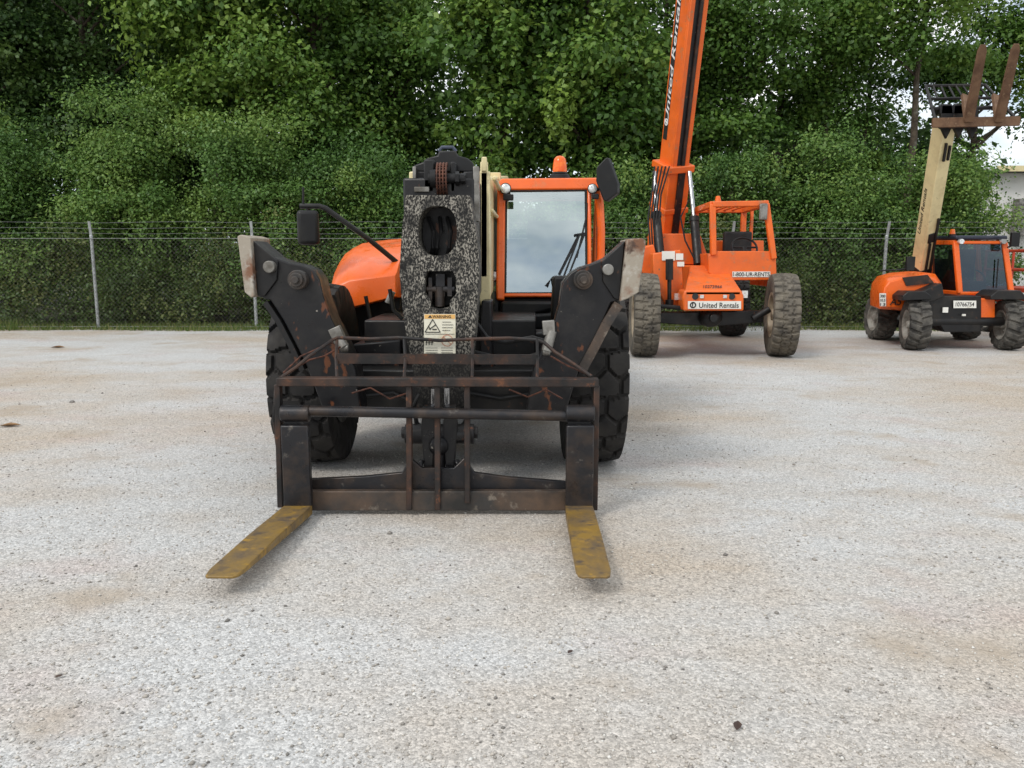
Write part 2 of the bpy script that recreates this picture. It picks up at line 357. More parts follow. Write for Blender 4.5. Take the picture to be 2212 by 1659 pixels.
# pebbles
N = 46000
d_ = 1.9+(rng.random(N)**1.4)*9.0; x_ = (rng.random(N)-.5)*2*(d_*.72+.3)
sz = .0025+.0055*rng.random(N)**4+.006*(rng.random(N) < .012)
base = np.array([[1, 0, 0], [-1, 0, 0], [0, 1, 0], [0, -1, 0], [0, 0, .7], [0, 0, -.5]], float)
ang = rng.random(N)*6.28; sc = .6+.8*rng.random((N, 6, 3))
pts = base[None]*sc*sz[:, None, None]
ca, sa = np.cos(ang)[:, None], np.sin(ang)[:, None]
px_ = pts[..., 0]*ca-pts[..., 1]*sa; py_ = pts[..., 0]*sa+pts[..., 1]*ca
V = np.stack([px_+x_[:, None], py_+d_[:, None], pts[..., 2]+sz[:, None]*.25], -1).reshape(-1, 3)
tri = np.array([[0, 2, 4], [2, 1, 4], [1, 3, 4], [3, 0, 4], [2, 0, 5], [1, 2, 5], [3, 1, 5], [0, 3, 5]])
Fc = (np.arange(N)[:, None, None]*6+tri[None]).reshape(-1, 3)
o = npmesh('loose_gravel', V, Fc, M['pebble'], None, np.repeat(np.clip(rng.normal(.55, .26, N), 0, 1), 8))
tag(o, 'loose grey pebbles scattered over the gravel yard', 'gravel', kind='stuff')
# grass verge
N = 30000
gx = (rng.random(N)-.5)*32; gy = 15.7+rng.random(N)*1.15+.12*np.sin(gx*1.3)
dens = np.sin(gx*2.1)+np.sin(gx*.77+1)+rng.normal(0, .8, N); kp = dens > -.6-(gx < -6)*1.2
gx, gy = gx[kp], gy[kp]; N = len(gx)
hh = .04+.12*rng.random(N)+.16*(gx < -9.8)*rng.random(N); a = rng.random(N)*6.28; wd = .006+.004*rng.random(N); lx = rng.normal(0, .05, N); ly = rng.normal(0, .05, N)
V = np.stack([np.stack([gx-np.cos(a)*wd, gy-np.sin(a)*wd, 0*gx], -1), np.stack([gx+np.cos(a)*wd, gy+np.sin(a)*wd, 0*gx], -1), np.stack([gx+lx, gy+ly, hh], -1)], 1).reshape(-1, 3)
o = npmesh('grass_verge', V, np.arange(N*3).reshape(-1, 3), M['grass'], None, rng.random(N))
tag(o, 'uneven strip of green grass along the foot of the fence', 'grass', kind='stuff')
# ============================================================ FENCE
FD = 16.0
fr = thing('chain_link_fence', (0, FD, 0), 'long chain link fence with barbed wire in front of the green shrubs', 'fence')
x0, x1, z0, z1 = -12.6, 13.2, .04, 1.80
segs = []
stp = .085; hgt = z1-z0
for k in range(int((x1-x0+hgt)/stp)):
    for sgn in (1, -1):
        a = x0-hgt+k*stp if sgn == 1 else x0+k*stp
        b = a+sgn*hgt; za, zb = z0, z1
        if sgn == 1:
            if a < x0: za = z0+(x0-a); a = x0
            if b > x1: zb = z1-(b-x1); b = x1
        else:
            if a > x1: za = z0+(a-x1); a = x1
            if b < x0: zb = z1-(x0-b); b = x0
        if zb-za > .05: segs.append((a, za, b, zb, sgn))
S = np.array(segs); r_ = .0018; nS = len(S)
dx = r_*.7
o3 = np.array([[dx, 0, -dx], [-dx, 0, dx], [0, -r_, 0]])
sg = S[:, 4]
Va = np.stack([np.stack([S[:, 0]+(q[0]*1.0), FD+.0025*sg+q[1]+0*sg, S[:, 1]+q[2]*sg], -1) for q in o3], 1)
Vb = np.stack([np.stack([S[:, 2]+(q[0]*1.0), FD+.0025*sg+q[1]+0*sg, S[:, 3]+q[2]*sg], -1) for q in o3], 1)
V = np.concatenate([Va, Vb], 1).reshape(-1, 3)
q4 = np.array([[0, 1, 4, 3], [1, 2, 5, 4], [2, 0, 3, 5]])
npmesh('wire_mesh', V, (np.arange(nS)[:, None, None]*6+q4[None]).reshape(-1, 4), M['wire'], fr)
for i, pxx in enumerate((-133, 211, 553, 896, 1239, 1575, 1903, 2236)):
    b = P(pxx, 712, FD); mb = MB()
    mb.cyl((b.x, FD+.04, -.1), (b.x, FD+.04, 1.84), .032, seg=14)
    mb.bar((b.x, FD+.04, 1.82), (b.x+.01, FD-.02, 2.13), .05, .02)
    mb.ball((b.x, FD+.04, 1.84), .036)
    mb.build('post', M['post'], fr)
for zz in (1.80, .06):
    mb = MB(); mb.tube([(x0, FD, zz), (x1, FD, zz)], .005, 6); mb.build('tension_wire', M['galv'], fr)
for zz, yy in ((1.90, 0.02), (2.0, 0.0), (2.11, -.018)):
    mb = MB(); pts = [(x, FD+yy, zz+.012*math.sin(x*1.7+zz*9)) for x in np.linspace(x0, x1, 60)]
    mb.tube(pts, .0024, 5)
    for x in np.arange(x0, x1, .15):
        z = zz+.012*math.sin(x*1.7+zz*9); mb.cyl((x-.012, FD+yy, z-.015), (x+.012, FD+yy, z+.015), .0014, seg=3)
    mb.build('barbed_wire', M['galv'], fr)
# ============================================================ VEGETATION
def leaves(cl, n_, size, up=.6, wfac=.30, scat=.09):
    cl = np.asarray(cl); k_ = len(cl); idx = np.repeat(np.arange(k_), n_); N_ = len(idx)
    d = rng.normal(size=(N_, 3)); d /= np.linalg.norm(d, axis=1)[:, None]
    rad = .25+1.0*rng.random(N_)**.9
    pos = cl[idx, :3]+d*rad[:, None]*cl[idx, 3:6]+rng.normal(0, scat, (N_, 3))
    nr = d*.5+np.array([0, -.18, up])+rng.normal(0, .5, (N_, 3)); nr /= np.linalg.norm(nr, axis=1)[:, None]
    t = np.cross(nr, rng.normal(size=(N_, 3))); t[:, 2] -= .3
    t -= nr*(t*nr).sum(1)[:, None]; t /= np.linalg.norm(t, axis=1)[:, None]
    b = np.cross(nr, t); L = size*(.5+.9*rng.random(N_))[:, None]; w = L*wfac
    V = np.stack([pos-t*L*.5, pos+b*w+nr*L*.08-t*L*.05, pos+t*L*.5-nr*L*.08, pos-b*w+nr*L*.08-t*L*.05], 1)
    keep = pos[:, 2] > .03
    V = V[keep]; ti = np.clip(cl[idx, 6]+rng.normal(0, .18, N_), 0, 1)[keep]
    return V.reshape(-1, 3), np.arange(len(V)*4).reshape(-1, 4), ti
def plant(name, base, zb, zt, w, dp, ncl, cr, nleaf, lsize, mat, label, cat, tr, group=None, tintm=.45, lean=0., wf=.30):
    rt = thing(name, (base[0], base[1], 0), label, cat, group)
    c = np.array([base[0]+lean, base[1], (zb+zt)/2]); rr = np.array([w/2, dp/2, (zt-zb)/2])
    cl = []
    for i in range(ncl):
        d = rng.normal(size=3); d /= np.linalg.norm(d); q = rng.random()**.4
        d[1] -= .25
        p = c+d*rr*q*.92; s_ = cr*(.5+.9*rng.random())
        if i % 4 == 0: sx, sz_ = s_*.6, s_*1.25     # hanging boughs
        elif i % 4 == 1: sx, sz_ = s_*1.7, s_*.42   # spreading layers
        else: sx, sz_ = s_*(.9+.5*rng.random()), s_*(.55+.3*rng.random())
        cl.append([*p, sx, s_, sz_, np.clip(rng.normal(tintm, .24), 0, 1)])
    cl = np.array(cl)
    tb = MB(); top = Vector((base[0]+lean*.8, base[1]+.1, zb+(zt-zb)*.75))
    bs = Vector((base[0], base[1], -.1)); pts = []
    for i in range(7):
        f = i/6; pts.append(bs.lerp(top, f)+Vector((random.uniform(-.1, .1)*(0 < i), random.uniform(-.08, .08), 0)))
    tb.tube(pts, [tr*(1.25 if i == 0 else 1-.8*i/6) for i in range(7)], 10)
    for q in cl[::2]:
        e_ = Vector(q[:3]); zz = max(.3, min(top.z*.95, e_.z-.5*abs(e_.x-base[0])-.3)); f = (zz+.1)/(top.z+.1)
        s0 = bs.lerp(top, f); mid = s0.lerp(e_, .5)+Vector((0, 0, .12)); r0 = max(.012, tr*(1-.8*f)*.55)
        tb.tube([s0, mid, e_], [r0, r0*.6, .006], 6)
    tb.build('trunk', M['bark'], rt)
    V, Fc, ti = leaves(cl, nleaf, lsize, wfac=wf); npmesh('crown', V, Fc, mat, rt, ti)
    return rt
def at(px, d): return (P(px, 600, d).x, d)
A, B_, C_ = M['leaf_a'], M['leaf_b'], M['leaf_c']
SH = [
 (20, 17.6, .1, 4.5, 3.6, 'large leafy shrub at the left edge of the photo behind the fence', .40),
 (300, 17.7, .1, 5.3, 3.6, 'tall rounded light green shrub between the two leftmost visible fence posts', .62),
 (575, 17.6, .1, 4.7, 3.0, 'bushy shrub behind the second visible fence post from the left', .55),
 (800, 17.9, .1, 4.2, 2.8, 'shrub directly behind the mirror arm of the nearest machine', .38),
 (1040, 18.0, .1, 3.3, 2.8, 'shrub behind the boom and cab of the nearest machine', .34),
 (1290, 17.8, .1, 3.6, 2.9, 'shrub in the gap between the nearest machine and the tall raised boom', .40),
 (1560, 18.0, .1, 3.9, 3.0, 'shrub behind the open cage cab of the middle machine', .45),
 (1770, 17.6, .1, 4.1, 2.6, 'shrub right of the open cage cab behind the fence', .55),
 (1910, 17.8, .1, 3.9, 2.4, 'shrub behind the fence post left of the cream boom', .5),
 (2050, 17.5, .1, 3.7, 2.0, 'light green shrub behind the cream boom sloping down to the building', .65)]
for (px_, d, zb, zt, w, lab, tm) in SH:
    plant('leafy_shrub', at(px_, d), zb, zt, w, 2.0, int(12*w*(zt-zb)/4.0)+12, .52, 820, .070, A, lab, 'shrub', .06, 'shrubs behind the fence', tm)
TR = [ # px, d, zb, zt, w, ncl, trunk r, label, tint, mat, lean, leaf size, leaves per clump
 (-60, 20.5, 2.5, 10, 5, 42, .2, 'dark tall tree rising at the far left edge of the photo', .40, C_, .1, .11, 840),
 (215, 21, 3.0, 11, 5, 46, .22, 'dark tree with a pale trunk above the rounded light green shrub', .5, C_, .1, .11, 840),
 (470, 19.8, 3.4, 10, 4.2, 42, .18, 'yellow green tree towering above the left fence section', .70, B_, .1, .13, 720),
 (700, 20, 3.2, 10, 4.0, 42, .2, 'dense tree above the left mirror of the nearest machine', .5, B_, 0, .11, 840),
 (850, 21.5, 3.0, 9.5, 2.9, 32, .15, 'narrow tree just left of the bright sky gap', .48, B_, 0, .12, 800),
 (1085, 19.6, 2.4, 9.0, 3.2, 42, .18, 'tree with drooping branches just right of the bright sky gap', .58, B_, .05, .14, 640),
 (1260, 19.5, 2.2, 10, 3.4, 42, .2, 'tree with drooping lobed leaves above the amber beacon', .62, B_, 0, .14, 640),
 (1420, 21, 2.6, 10, 3.2, 34, .2, 'dark tree directly behind the tall raised orange boom', .42, B_, .1, .12, 760),
 (1575, 20.5, 3.2, 10, 2.8, 24, .17, 'tree with a thick trunk just right of the tall orange boom', .45, B_, .1, .11, 820),
 (1660, 22, 3.5, 10.5, 3.0, 16, .18, 'thin crowned tree with bare trunk and sky behind above the cage cab', .4, B_, .1, .11, 760),
 (1750, 21, 3.9, 10, 2.8, 15, .11, 'slender leaning tree with open branches left of the clear straight trunk', .45, B_, .3, .11, 760),
 (1850, 22.5, 3.6, 10, 3.0, 18, .12, 'leafy tree filling the space just left of the clear straight trunk', .45, B_, 0, .11, 760),
 (1945, 19.3, 5.4, 9.5, 4.2, 22, .13, 'tree with a clear straight trunk left of the raised fork carriage', .52, B_, .2, .11, 820),
 (2060, 22.5, 4.3, 10.5, 4.4, 29, .13, 'tree arching over the raised fork carriage near the right edge', .48, B_, .6, .11, 820)]
for (px_, d, zb, zt, w, nc, tr, lab, tm, mt, ln, ls, nl) in TR:
    plant('tall_tree', at(px_, d), zb, zt, w, 3.6, nc, .70, nl, ls, mt, lab, 'tree', tr, 'trees behind the fence', tm, lean=ln, wf=.34)
cl = []
for i in range(680):
    px_ = rng.uniform(-250, 2050) if i < 480 else rng.uniform(-250, 900); d = rng.uniform(23.5, 28)
    if 915 < px_ < 1005: zt = 5.0 if rng.random() < .6 else 11.
    elif px_ < 1000: zt = 11.5
    elif px_ < 1560: zt = 10.5
    elif px_ < 1660: zt = 6.6
    elif px_ < 1920: zt = 5.6
    else: zt = 4.7
    z = rng.uniform(.3, zt); s_ = rng.uniform(.8, 1.3)
    cl.append([P(px_, 600, d).x, d, z, s_*1.2, s_, s_*.8, rng.uniform(.1, .75)])
V, Fc, ti = leaves(cl, 340, .21, wfac=.36)
o = npmesh('woodland', V, Fc, C_, None, ti); tag(o, 'dark mass of distant woodland behind the trees', 'woodland', kind='stuff')
cl = []
for i in range(330):
    px_ = rng.uniform(-150, 2080); d = rng.uniform(16.4, 17.3)
    top_ = 1.45+.55*math.sin(px_*.013)+.35*math.sin(px_*.041+1)
    s_ = rng.uniform(.18, .42); cl.append([P(px_, 600, d).x, d, rng.uniform(.05, max(.5, top_)), s_*1.2, s_*.7, s_*1.1, rng.uniform(0, 1.)])
V, Fc, ti = leaves(cl, 250, .068, scat=.12)
o = npmesh('undergrowth', V, Fc, M['leaf_d'], None, ti); tag(o, 'tangled olive undergrowth just behind the chain link mesh', 'undergrowth', kind='stuff')
# ============================================================ NEAREST MACHINE
AX = Vector((.0255, 1, 0)).normalized()
T1 = thing('telehandler', (-.43, 5.5, 0), 'large orange and black telehandler nearest the camera with forks lowered to the gravel', 'telehandler', None)
mb = MB()
pxprism(mb, [(700, 800), (1225, 800), (1235, 840), (1225, 893), (700, 893), (690, 840)], 4.98, .3, AX)
mb.prism([(-.98, 5.28, .50), (.16, 5.28, .50), (.16, 5.28, 1.0), (-.98, 5.28, 1.0)], AX*4.6)
mb.build('chassis', M['black'], T1, .012)
mb = MB().prism([(-1.25, 6.3, .62), (-.985, 6.3, .62), (-.985, 6.3, 1.02), (-1.25, 6.3, 1.02)], AX*2.0); mb.build('side_tank', M['black'], T1, .012)
for xa, xb, yy in ((-1.25, .45, 5.5), (-1.18, .52, 8.9)):
    mb = MB(); mb.cyl((xa, yy, .62), (xb, yy, .62), .12); mb.ball(((xa+xb)/2, yy, .62), .24, (1, .9, 1)); mb.build('axle', M['black'], T1)
for (x, y) in ((-1.345, 5.5), (.545, 5.5), (-1.26, 8.9), (.63, 8.9)):
    wheel(T1, (x, y, .62), .62, .38, .33, pat_hex, 13, .026, M['tyre'], M['rim_black'], 0., 340, 34)
mb = MB(); pxprism(mb, [(742, 660), (868, 628), (872, 772), (760, 772), (745, 720)], 6.18, .5, AX); mb.build('wheel_guard', M['black'], T1, .02)
# hood
def hsec(d, xl, zb, zt, xr):
    s_ = AX.x*(d-5.7)
    return [Vector((x+s_, d, z)) for x, z in ((xl, zb), (xl-.01, zt-.24), (xl+.02, zt-.12), (xl+.07, zt-.05), (xl+.15, zt-.01), (xl+.28, zt+.005), (xr, zt+.03), (xr, zb+.12), ((xl+xr)/2, zb+.06))]
mb = MB().loft([hsec(5.90, -1.34, 1.01, 1.25, -.86), hsec(5.92, -1.355, 1.0, 1.275, -.85), hsec(6.0, -1.375, .995, 1.325, -.85), hsec(6.2, -1.40, .99, 1.41, -.85), hsec(6.5, -1.43, .985, 1.49, -.85), hsec(6.9, -1.455, .98, 1.54, -.85), hsec(7.6, -1.47, .98, 1.575, -.85), hsec(9.0, -1.47, .98, 1.585, -.85)])
hood = mb.build('engine_hood', M['orange'], T1, .012, seg=3, ang=60)
mb = MB()
for k in range(6): mb.bar(P(800, 702+k*11, 6.14), P(858, 698+k*11, 6.14), .016, .02)
mb.build('grille', M['plastic'], T1)
# boom
def bsec(d, hw, z0, z1, cx0=-.406):
    c = cx0+AX.x*(d-5.4); return [Vector((c-hw, d, z0)), Vector((c+hw, d, z0)), Vector((c+hw, d, z1)), Vector((c-hw, d, z1))]
mb = MB().loft([bsec(5.4, .24, 1.08, 1.93), bsec(10.2, .24, 1.45, 2.42)])
boom = mb.build('boom', M['cream'], T1, .02)
mb = MB().loft([bsec(5.34, .262, 1.06, 1.96), bsec(5.46, .262, 1.07, 1.975)])
mb.loft([bsec(7.4, .25, 1.24, 2.17), bsec(7.55, .25, 1.25, 2.185)])
mb.cyl(P(1068, 385, 5.5), P(1068, 385, 5.5)+AX*1.6, .016); mb.cyl(P(1062, 455, 5.5), P(1062, 455, 5.5)+AX*1.5, .014)
mb.bar(P(1046, 350, 5.36), P(1046, 600, 5.36), .05, .04); mb.bar(P(1046, 340, 5.34), P(1046, 372, 5.34), .035, .05)
mb.build('boom_collar', M['cream'], boom, .008)
mb = MB().loft([bsec(4.72, .205, 1.12, 1.86), bsec(5.6, .205, 1.2, 1.9)])
mb.build('inner_boom', M['scratched'], boom, .012)
for a in (((1029, 362, 4.78), (1030, 480, 4.78), .035, .1), ((897, 362, 4.8), (897, 420, 4.8), .02, .1), ((895, 410, 4.72), (928, 410, 4.72), .03, .03)):
    mb = MB(); mb.bar(P(*a[0]), P(*a[1]), a[2], a[3]); mb.build('wear_strip', M['steel'], boom, .004)
NOSE = [(877, 422), (1014, 422), (1019, 450), (1026, 490), (1034, 540), (1035, 590), (1031, 650), (1026, 720), (1019, 780), (1010, 830), (1003, 890), (905, 890), (898, 830), (888, 780), (878, 730), (869, 660), (863, 590), (866, 530), (871, 470)]
slot = [(922, 586), (978, 586), (985, 600), (985, 636), (972, 650), (972, 664), (950, 668), (930, 664), (930, 650), (918, 636), (918, 600)]
mb = plate(MB(), NOSE, [oval(945, 499, 42, 54, p=2.6), slot], 4.52, .22, AX)
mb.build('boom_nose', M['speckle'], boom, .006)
mb = MB(); pxprism(mb, [(890, 440), (1005, 440), (1020, 590), (1000, 700), (890, 700), (876, 590)], 4.75, .02, AX); mb.build('nose_back_plate', M['dark'], boom)
for k, (x0_, x1_) in enumerate(((925, 935), (950, 944), (966, 970))):
    mb = MB(); mb.tube([P(x0_, 470, 4.68), P((x0_+x1_)/2+6, 500, 4.62), P(x1_, 535, 4.64), P(x1_-4, 560, 4.7)], .012, 8); mb.build('hose', M['plastic'], boom)
mb = MB()
mb.bar(P(952, 592, 4.6), P(952, 640, 4.6), .05, .06); mb.cyl(P(922, 625, 4.58), P(982, 625, 4.58), .02); mb.bar(P(930, 600, 4.58), P(930, 650, 4.58), .02, .03)
mb.bar(P(972, 600, 4.58), P(972, 640, 4.58), .025, .04); mb.cyl(P(950, 620, 4.58), P(950, 662, 4.58), .028)
mb.build('valve_block', M['forkback'], boom)
mb = MB(); pxprism(mb, [(893, 358), (915, 350), (922, 342), (945, 336), (948, 326), (984, 326), (988, 336), (1010, 342), (1022, 352), (1025, 372), (893, 372)], 4.86, .35, AX)
pxprism(mb, rect(893, 371, 935, 420), 4.80, .3, AX); pxprism(mb, rect(1000, 371, 1024, 420), 4.74, .3, AX)
pxprism(mb, rect(915, 345, 938, 416), 4.72, .16, AX); pxprism(mb, rect(972, 350, 984, 416), 4.72, .16, AX)
mb.build('boom_head', M['black'], boom, .008)
mb = MB(); mb.tube([P(948, 328, 4.95), P(955, 319, 4.95), P(978, 319, 4.95), P(985, 328, 4.95)], .012, 8); mb.build('lifting_eye', M['bluegrey'], boom)
mb = MB(); mb.cyl(P(925, 386, 4.7), P(1004, 386, 4.7), .028); mb.cyl(P(930, 386, 4.7), P(942, 386, 4.7), .05); mb.cyl(P(984, 386, 4.7), P(992, 386, 4.7), .04, seg=6); mb.cyl(P(996, 386, 4.7), P(1006, 386, 4.7), .03, seg=6); mb.build('sheave_pin', M['plastic'], boom)
mb = MB(); cc = P(956, 388, 4.74)
for k in range(13):
    a = R(-70+k*14.0); c = cc+Vector((0, -math.cos(a)*.085, math.sin(a)*.085))
    for x in (-.026, -.009, .009, .026):
        mb.box(c+Vector((x, 0, 0)), (.008, .020, .024), Matrix.Rotation(-a, 3, 'X'))
    mb.cyl(c-Vector((.032, 0, 0)), c+Vector((.032, 0, 0)), .006, seg=8)
mb.build('boom_chain', M['chain'], boom)
# warning sign
sg_d = 4.515
mb = MB(); pxprism(mb, rect(916, 679, 984, 764), sg_d, .004); ws = mb.build('warning_sign', M['signface'], T1); ws['label'] = 'pale warning sign with orange header on the boom nose'
mb = MB(); pxprism(mb, rect(917, 680, 983, 689), sg_d-.002, .002); mb.build('warning_band', M['warn'], ws)
mb = MB(); mpp = 4.55/F
text(mb, 'WARNING', P(954, 684.5, sg_d-.0022), (1, 0, 0), (0, 0, 1), 40*mpp, 6*mpp)
mb.prism([P(924, 687, sg_d-.003), P(934, 687, sg_d-.003), P(929, 681, sg_d-.003)], (0, .002, 0))
t_ = [P(918, 718, sg_d-.002), P(951, 718, sg_d-.002), P(934.5, 690.5, sg_d-.002)]
for a, b in zip(t_, t_[1:]+t_[:1]): mb.bar(a, b, .0045, .003)
mb.bar(P(927, 712, sg_d-.002), P(941, 702, sg_d-.002), .005, .003); mb.bar(P(934, 712, sg_d-.002), P(943, 712, sg_d-.002), .006, .003); mb.bar(P(925, 704, sg_d-.002), P(930, 713, sg_d-.002), .004, .003)
for k in range(4):
    mb.bar(P(955, 696+k*6, sg_d-.002), P(955+random.uniform(15, 25), 696+k*6, sg_d-.002), .0018, .003)
mb.bar(P(918, 722, sg_d-.002), P(982, 722, sg_d-.002), .0016, .003)
for x in (921, 927, 933): mb.bar(P(x, 733, sg_d-.002), P(x, 746, sg_d-.002), .004, .003)
mb.bar(P(919, 740, sg_d-.002), P(936, 740, sg_d-.002), .003, .003)
for k in range(3): mb.bar(P(919, 752+k*5, sg_d-.002), P(945, 752+k*5, sg_d-.002), .0012, .003); mb.bar(P(953, 752+k*5, sg_d-.002), P(978, 752+k*5, sg_d-.002), .0012, .003)
mb.build('sign_print', M['ink'], ws)
mb = MB(); pc = P(966, 736, sg_d-.002)
for k in range(20):
    a, b = 2*math.pi*k/20, 2*math.pi*(k+1)/20; mb.bar(pc+Vector((math.cos(a), 0, math.sin(a)))*.032, pc+Vector((math.cos(b), 0, math.sin(b)))*.032, .004, .003)
mb.bar(pc+Vector((-.022, 0, .022)), pc+Vector((.022, 0, -.022)), .004, .003); mb.build('prohibition_ring', M['warnred'], ws)
# cab
def cp(x, y):
    return P(x, y, 6.40-(y-408)/(635-408)*.17)
mb = MB()
mb.prism([P(1076, 397, 6.37), P(1082, 386, 6.4), P(1291, 384, 6.4), P(1299, 397, 6.37), P(1299, 410, 6.37), P(1076, 412, 6.37)], AX*1.25)
mb.bar(cp(1081, 650), cp(1083, 404), .062, .09); mb.bar(cp(1273, 648), cp(1272, 404), .03, .08)
mb.bar(cp(1075, 638), cp(1290, 638), .03, .08)
for p_ in ((1283, 0), (1079, 0)):
    q = P(p_[0], 640, 7.55); mb.bar(q, (q.x+.03, 7.55, 2.0), .07, .07)
mb.build('cab_frame', M['orange'], T1, .018, seg=3)
mb = MB(); pr_ = [(1290, 404), (1296, 440), (1299, 500), (1298, 555), (1288, 600), (1283, 640)]
mb.tube([P(x, y, 6.34) for x, y in pr_], .030, 10); mb.build('door_rail', M['orange'], T1)
mb = MB(); mb.face([cp(1094, 411), cp(1265, 409), cp(1267, 634), cp(1092, 636)]); mb.build('windscreen', M['screen'], T1, smooth=False)
mb = MB()
for a, b in ((cp(1094, 411), cp(1092, 636)), (cp(1265, 409), cp(1267, 634)), (cp(1094, 412), cp(1265, 410)), (cp(1092, 634), cp(1267, 633))): mb.bar(a-Vector((0, .012, 0)), b-Vector((0, .012, 0)), .014, .014)
mb.build('screen_seal', M['plastic'], T1)
for f_ in ([P(1075, 412, 6.45), P(1080, 412, 7.5), P(1080, 640, 7.5), P(1073, 640, 6.4)], [P(1290, 412, 6.45), P(1288, 412, 7.5), P(1288, 640, 7.5), P(1292, 640, 6.4)]):
    mb = MB(); mb.face(f_); mb.build('side_window', M['window'], T1, smooth=False)
mb = MB(); pxprism(mb, [(1078, 642), (1292, 642), (1296, 700), (1285, 830), (1068, 830), (1072, 700)], 6.25, 1.3, AX)
pxprism(mb, [(1082, 652), (1195, 652), (1200, 668), (1110, 690), (1080, 690)], 6.12, .14, AX)
mb.bar(P(1060, 700, 6.15), P(1230, 690, 6.15), .12, .2)
mb.build('cab_base', M['plastic'], T1, .02)
mb = MB(); pxprism(mb, rect(1068, 630, 1076, 700), 6.22, .3, AX); pxprism(mb, rect(1074, 690, 1110, 720), 6.11, .02, AX); mb.build('cab_trim', M['black'], T1)
mb = MB(); q = P(1185, 640, 7.0); mb.box((q.x+.05, 7.15, q.z+.02), (.5, .45, .14)); mb.box((q.x+.05, 7.38, q.z+.35), (.46, .12, .62)); mb.box((q.x, 7.52, q.z+.25), (.74, .03, .5)); mb.build('seat', M['dark'], T1, .04)
mb = MB(); c = P(1190, 575, 6.62); rot = Matrix.Rotation(R(55), 3, 'X'); pts = [c+rot @ Vector((.17*math.cos(a), .17*math.sin(a), 0)) for a in np.linspace(0, 2*math.pi, 25)]
mb.tube(pts, .013, 8); mb.tube([c, c+Vector((0, -.12, -.25))], .03, 8)
for a in (.5, 2.6, 4.7): mb.tube([c, c+rot @ Vector((.17*math.cos(a), .17*math.sin(a), 0))], .01, 6)
mb.build('steering_wheel', M['plastic'], T1)
for (x, y, r_) in ((1092, 408, .045), (1280, 408, .04), (1068, 597, .045)):
    mb = MB(); c = P(x, y, 6.28); mb.cyl(c, c+Vector((0, .07, -.0)), r_, r_*.8); hl = mb.build('headlight', M['plastic'], T1, .006)
    mb = MB(); mb.ball(c+Vector((0, .002, 0)), r_*.84, (1, .35, 1)); mb.build('lamp_lens', M['lens'], hl)
for a in (((1098, 427, 6.27), (.08, .05, .045)), ((1286, 425, 6.27), (.05, .05, .04))):
    mb = MB(); mb.box(P(*a[0]), a[1]); mb.build('lamp_bracket', M['plastic'], T1, .006)
mb = MB(); c = P(1209, 385, 6.6); mb.cyl(c-Vector((0, 0, .03)), c+Vector((0, 0, .025)), .085, .08); mb.cyl(c+Vector((0, 0, .025)), c+Vector((0, 0, .045)), .062, .062); bc = mb.build('beacon', M['plastic'], T1, .006)
mb = MB(); mb.lathe([(0, .056), (.02, .058), (.08, .052), (.105, .046), (.122, .03), (.128, .008)], c+Vector((0, 0, .045)), Matrix.Rotation(R(-90), 3, 'Y'), 24); mb.build('beacon_lens', M['amber'], bc)
mb = MB(); o_ = Vector((0, .03, 0)); mb.bar(cp(1226, 600)-o_, cp(1262, 506)-o_, .014, .014); mb.bar(cp(1214, 606)-o_, cp(1252, 506)-o_, .014, .014); mb.bar(cp(1208, 592)-o_*.7, cp(1248, 512)-o_*.7, .02, .012)
mb.bar(cp(1240, 508)-o_*.7, cp(1264, 504)-o_*.7, .012, .012); mb.build('wiper', M['plastic'], T1)
mb = MB(); mb.tube([cp(1246, 555)-o_*.7, cp(1266, 470)-o_, cp(1268, 440)-o_], .007, 6); mb.build('washer_hose', M['plastic'], T1)
# mirrors
mb = MB(); mb.tube([P(648, 446, 5.9), P(690, 446, 5.9), P(703, 450, 5.9), P(735, 473, 5.9), P(800, 520, 5.95), P(862, 571, 6.1)], .019, 10); mb.tube([P(655, 405, 5.9), P(655, 450, 5.9)], .009, 8); mb.tube([P(664, 447, 5.9), P(662, 480, 5.9)], .012, 8)
mi = mb.build('mirror_arm', M['plastic'], T1)
mb = MB(); c = P(666, 492, 5.86); mb.box(c, (.155, .06, .245), Matrix.Rotation(R(12), 3, 'Z')); mb.build('wing_mirror', M['plastic'], mi, .03, seg=4)
mb = MB(); mb.tube([P(1283, 415, 6.34), P(1300, 405, 6.3), P(1305, 392, 6.28)], .014, 8); mi = mb.build('mirror_bracket', M['plastic'], T1)
mb = MB(); mb.prism([P(1288, 362, 6.22), P(1308, 341, 6.22), P(1314, 341, 6.22), P(1334, 398, 6.22), P(1333, 418, 6.22), P(1310, 436, 6.22), P(1303, 434, 6.22), P(1287, 392, 6.22)], (0.03, .06, 0)); mb.build('wing_mirror', M['plastic'], mi, .015, seg=3)
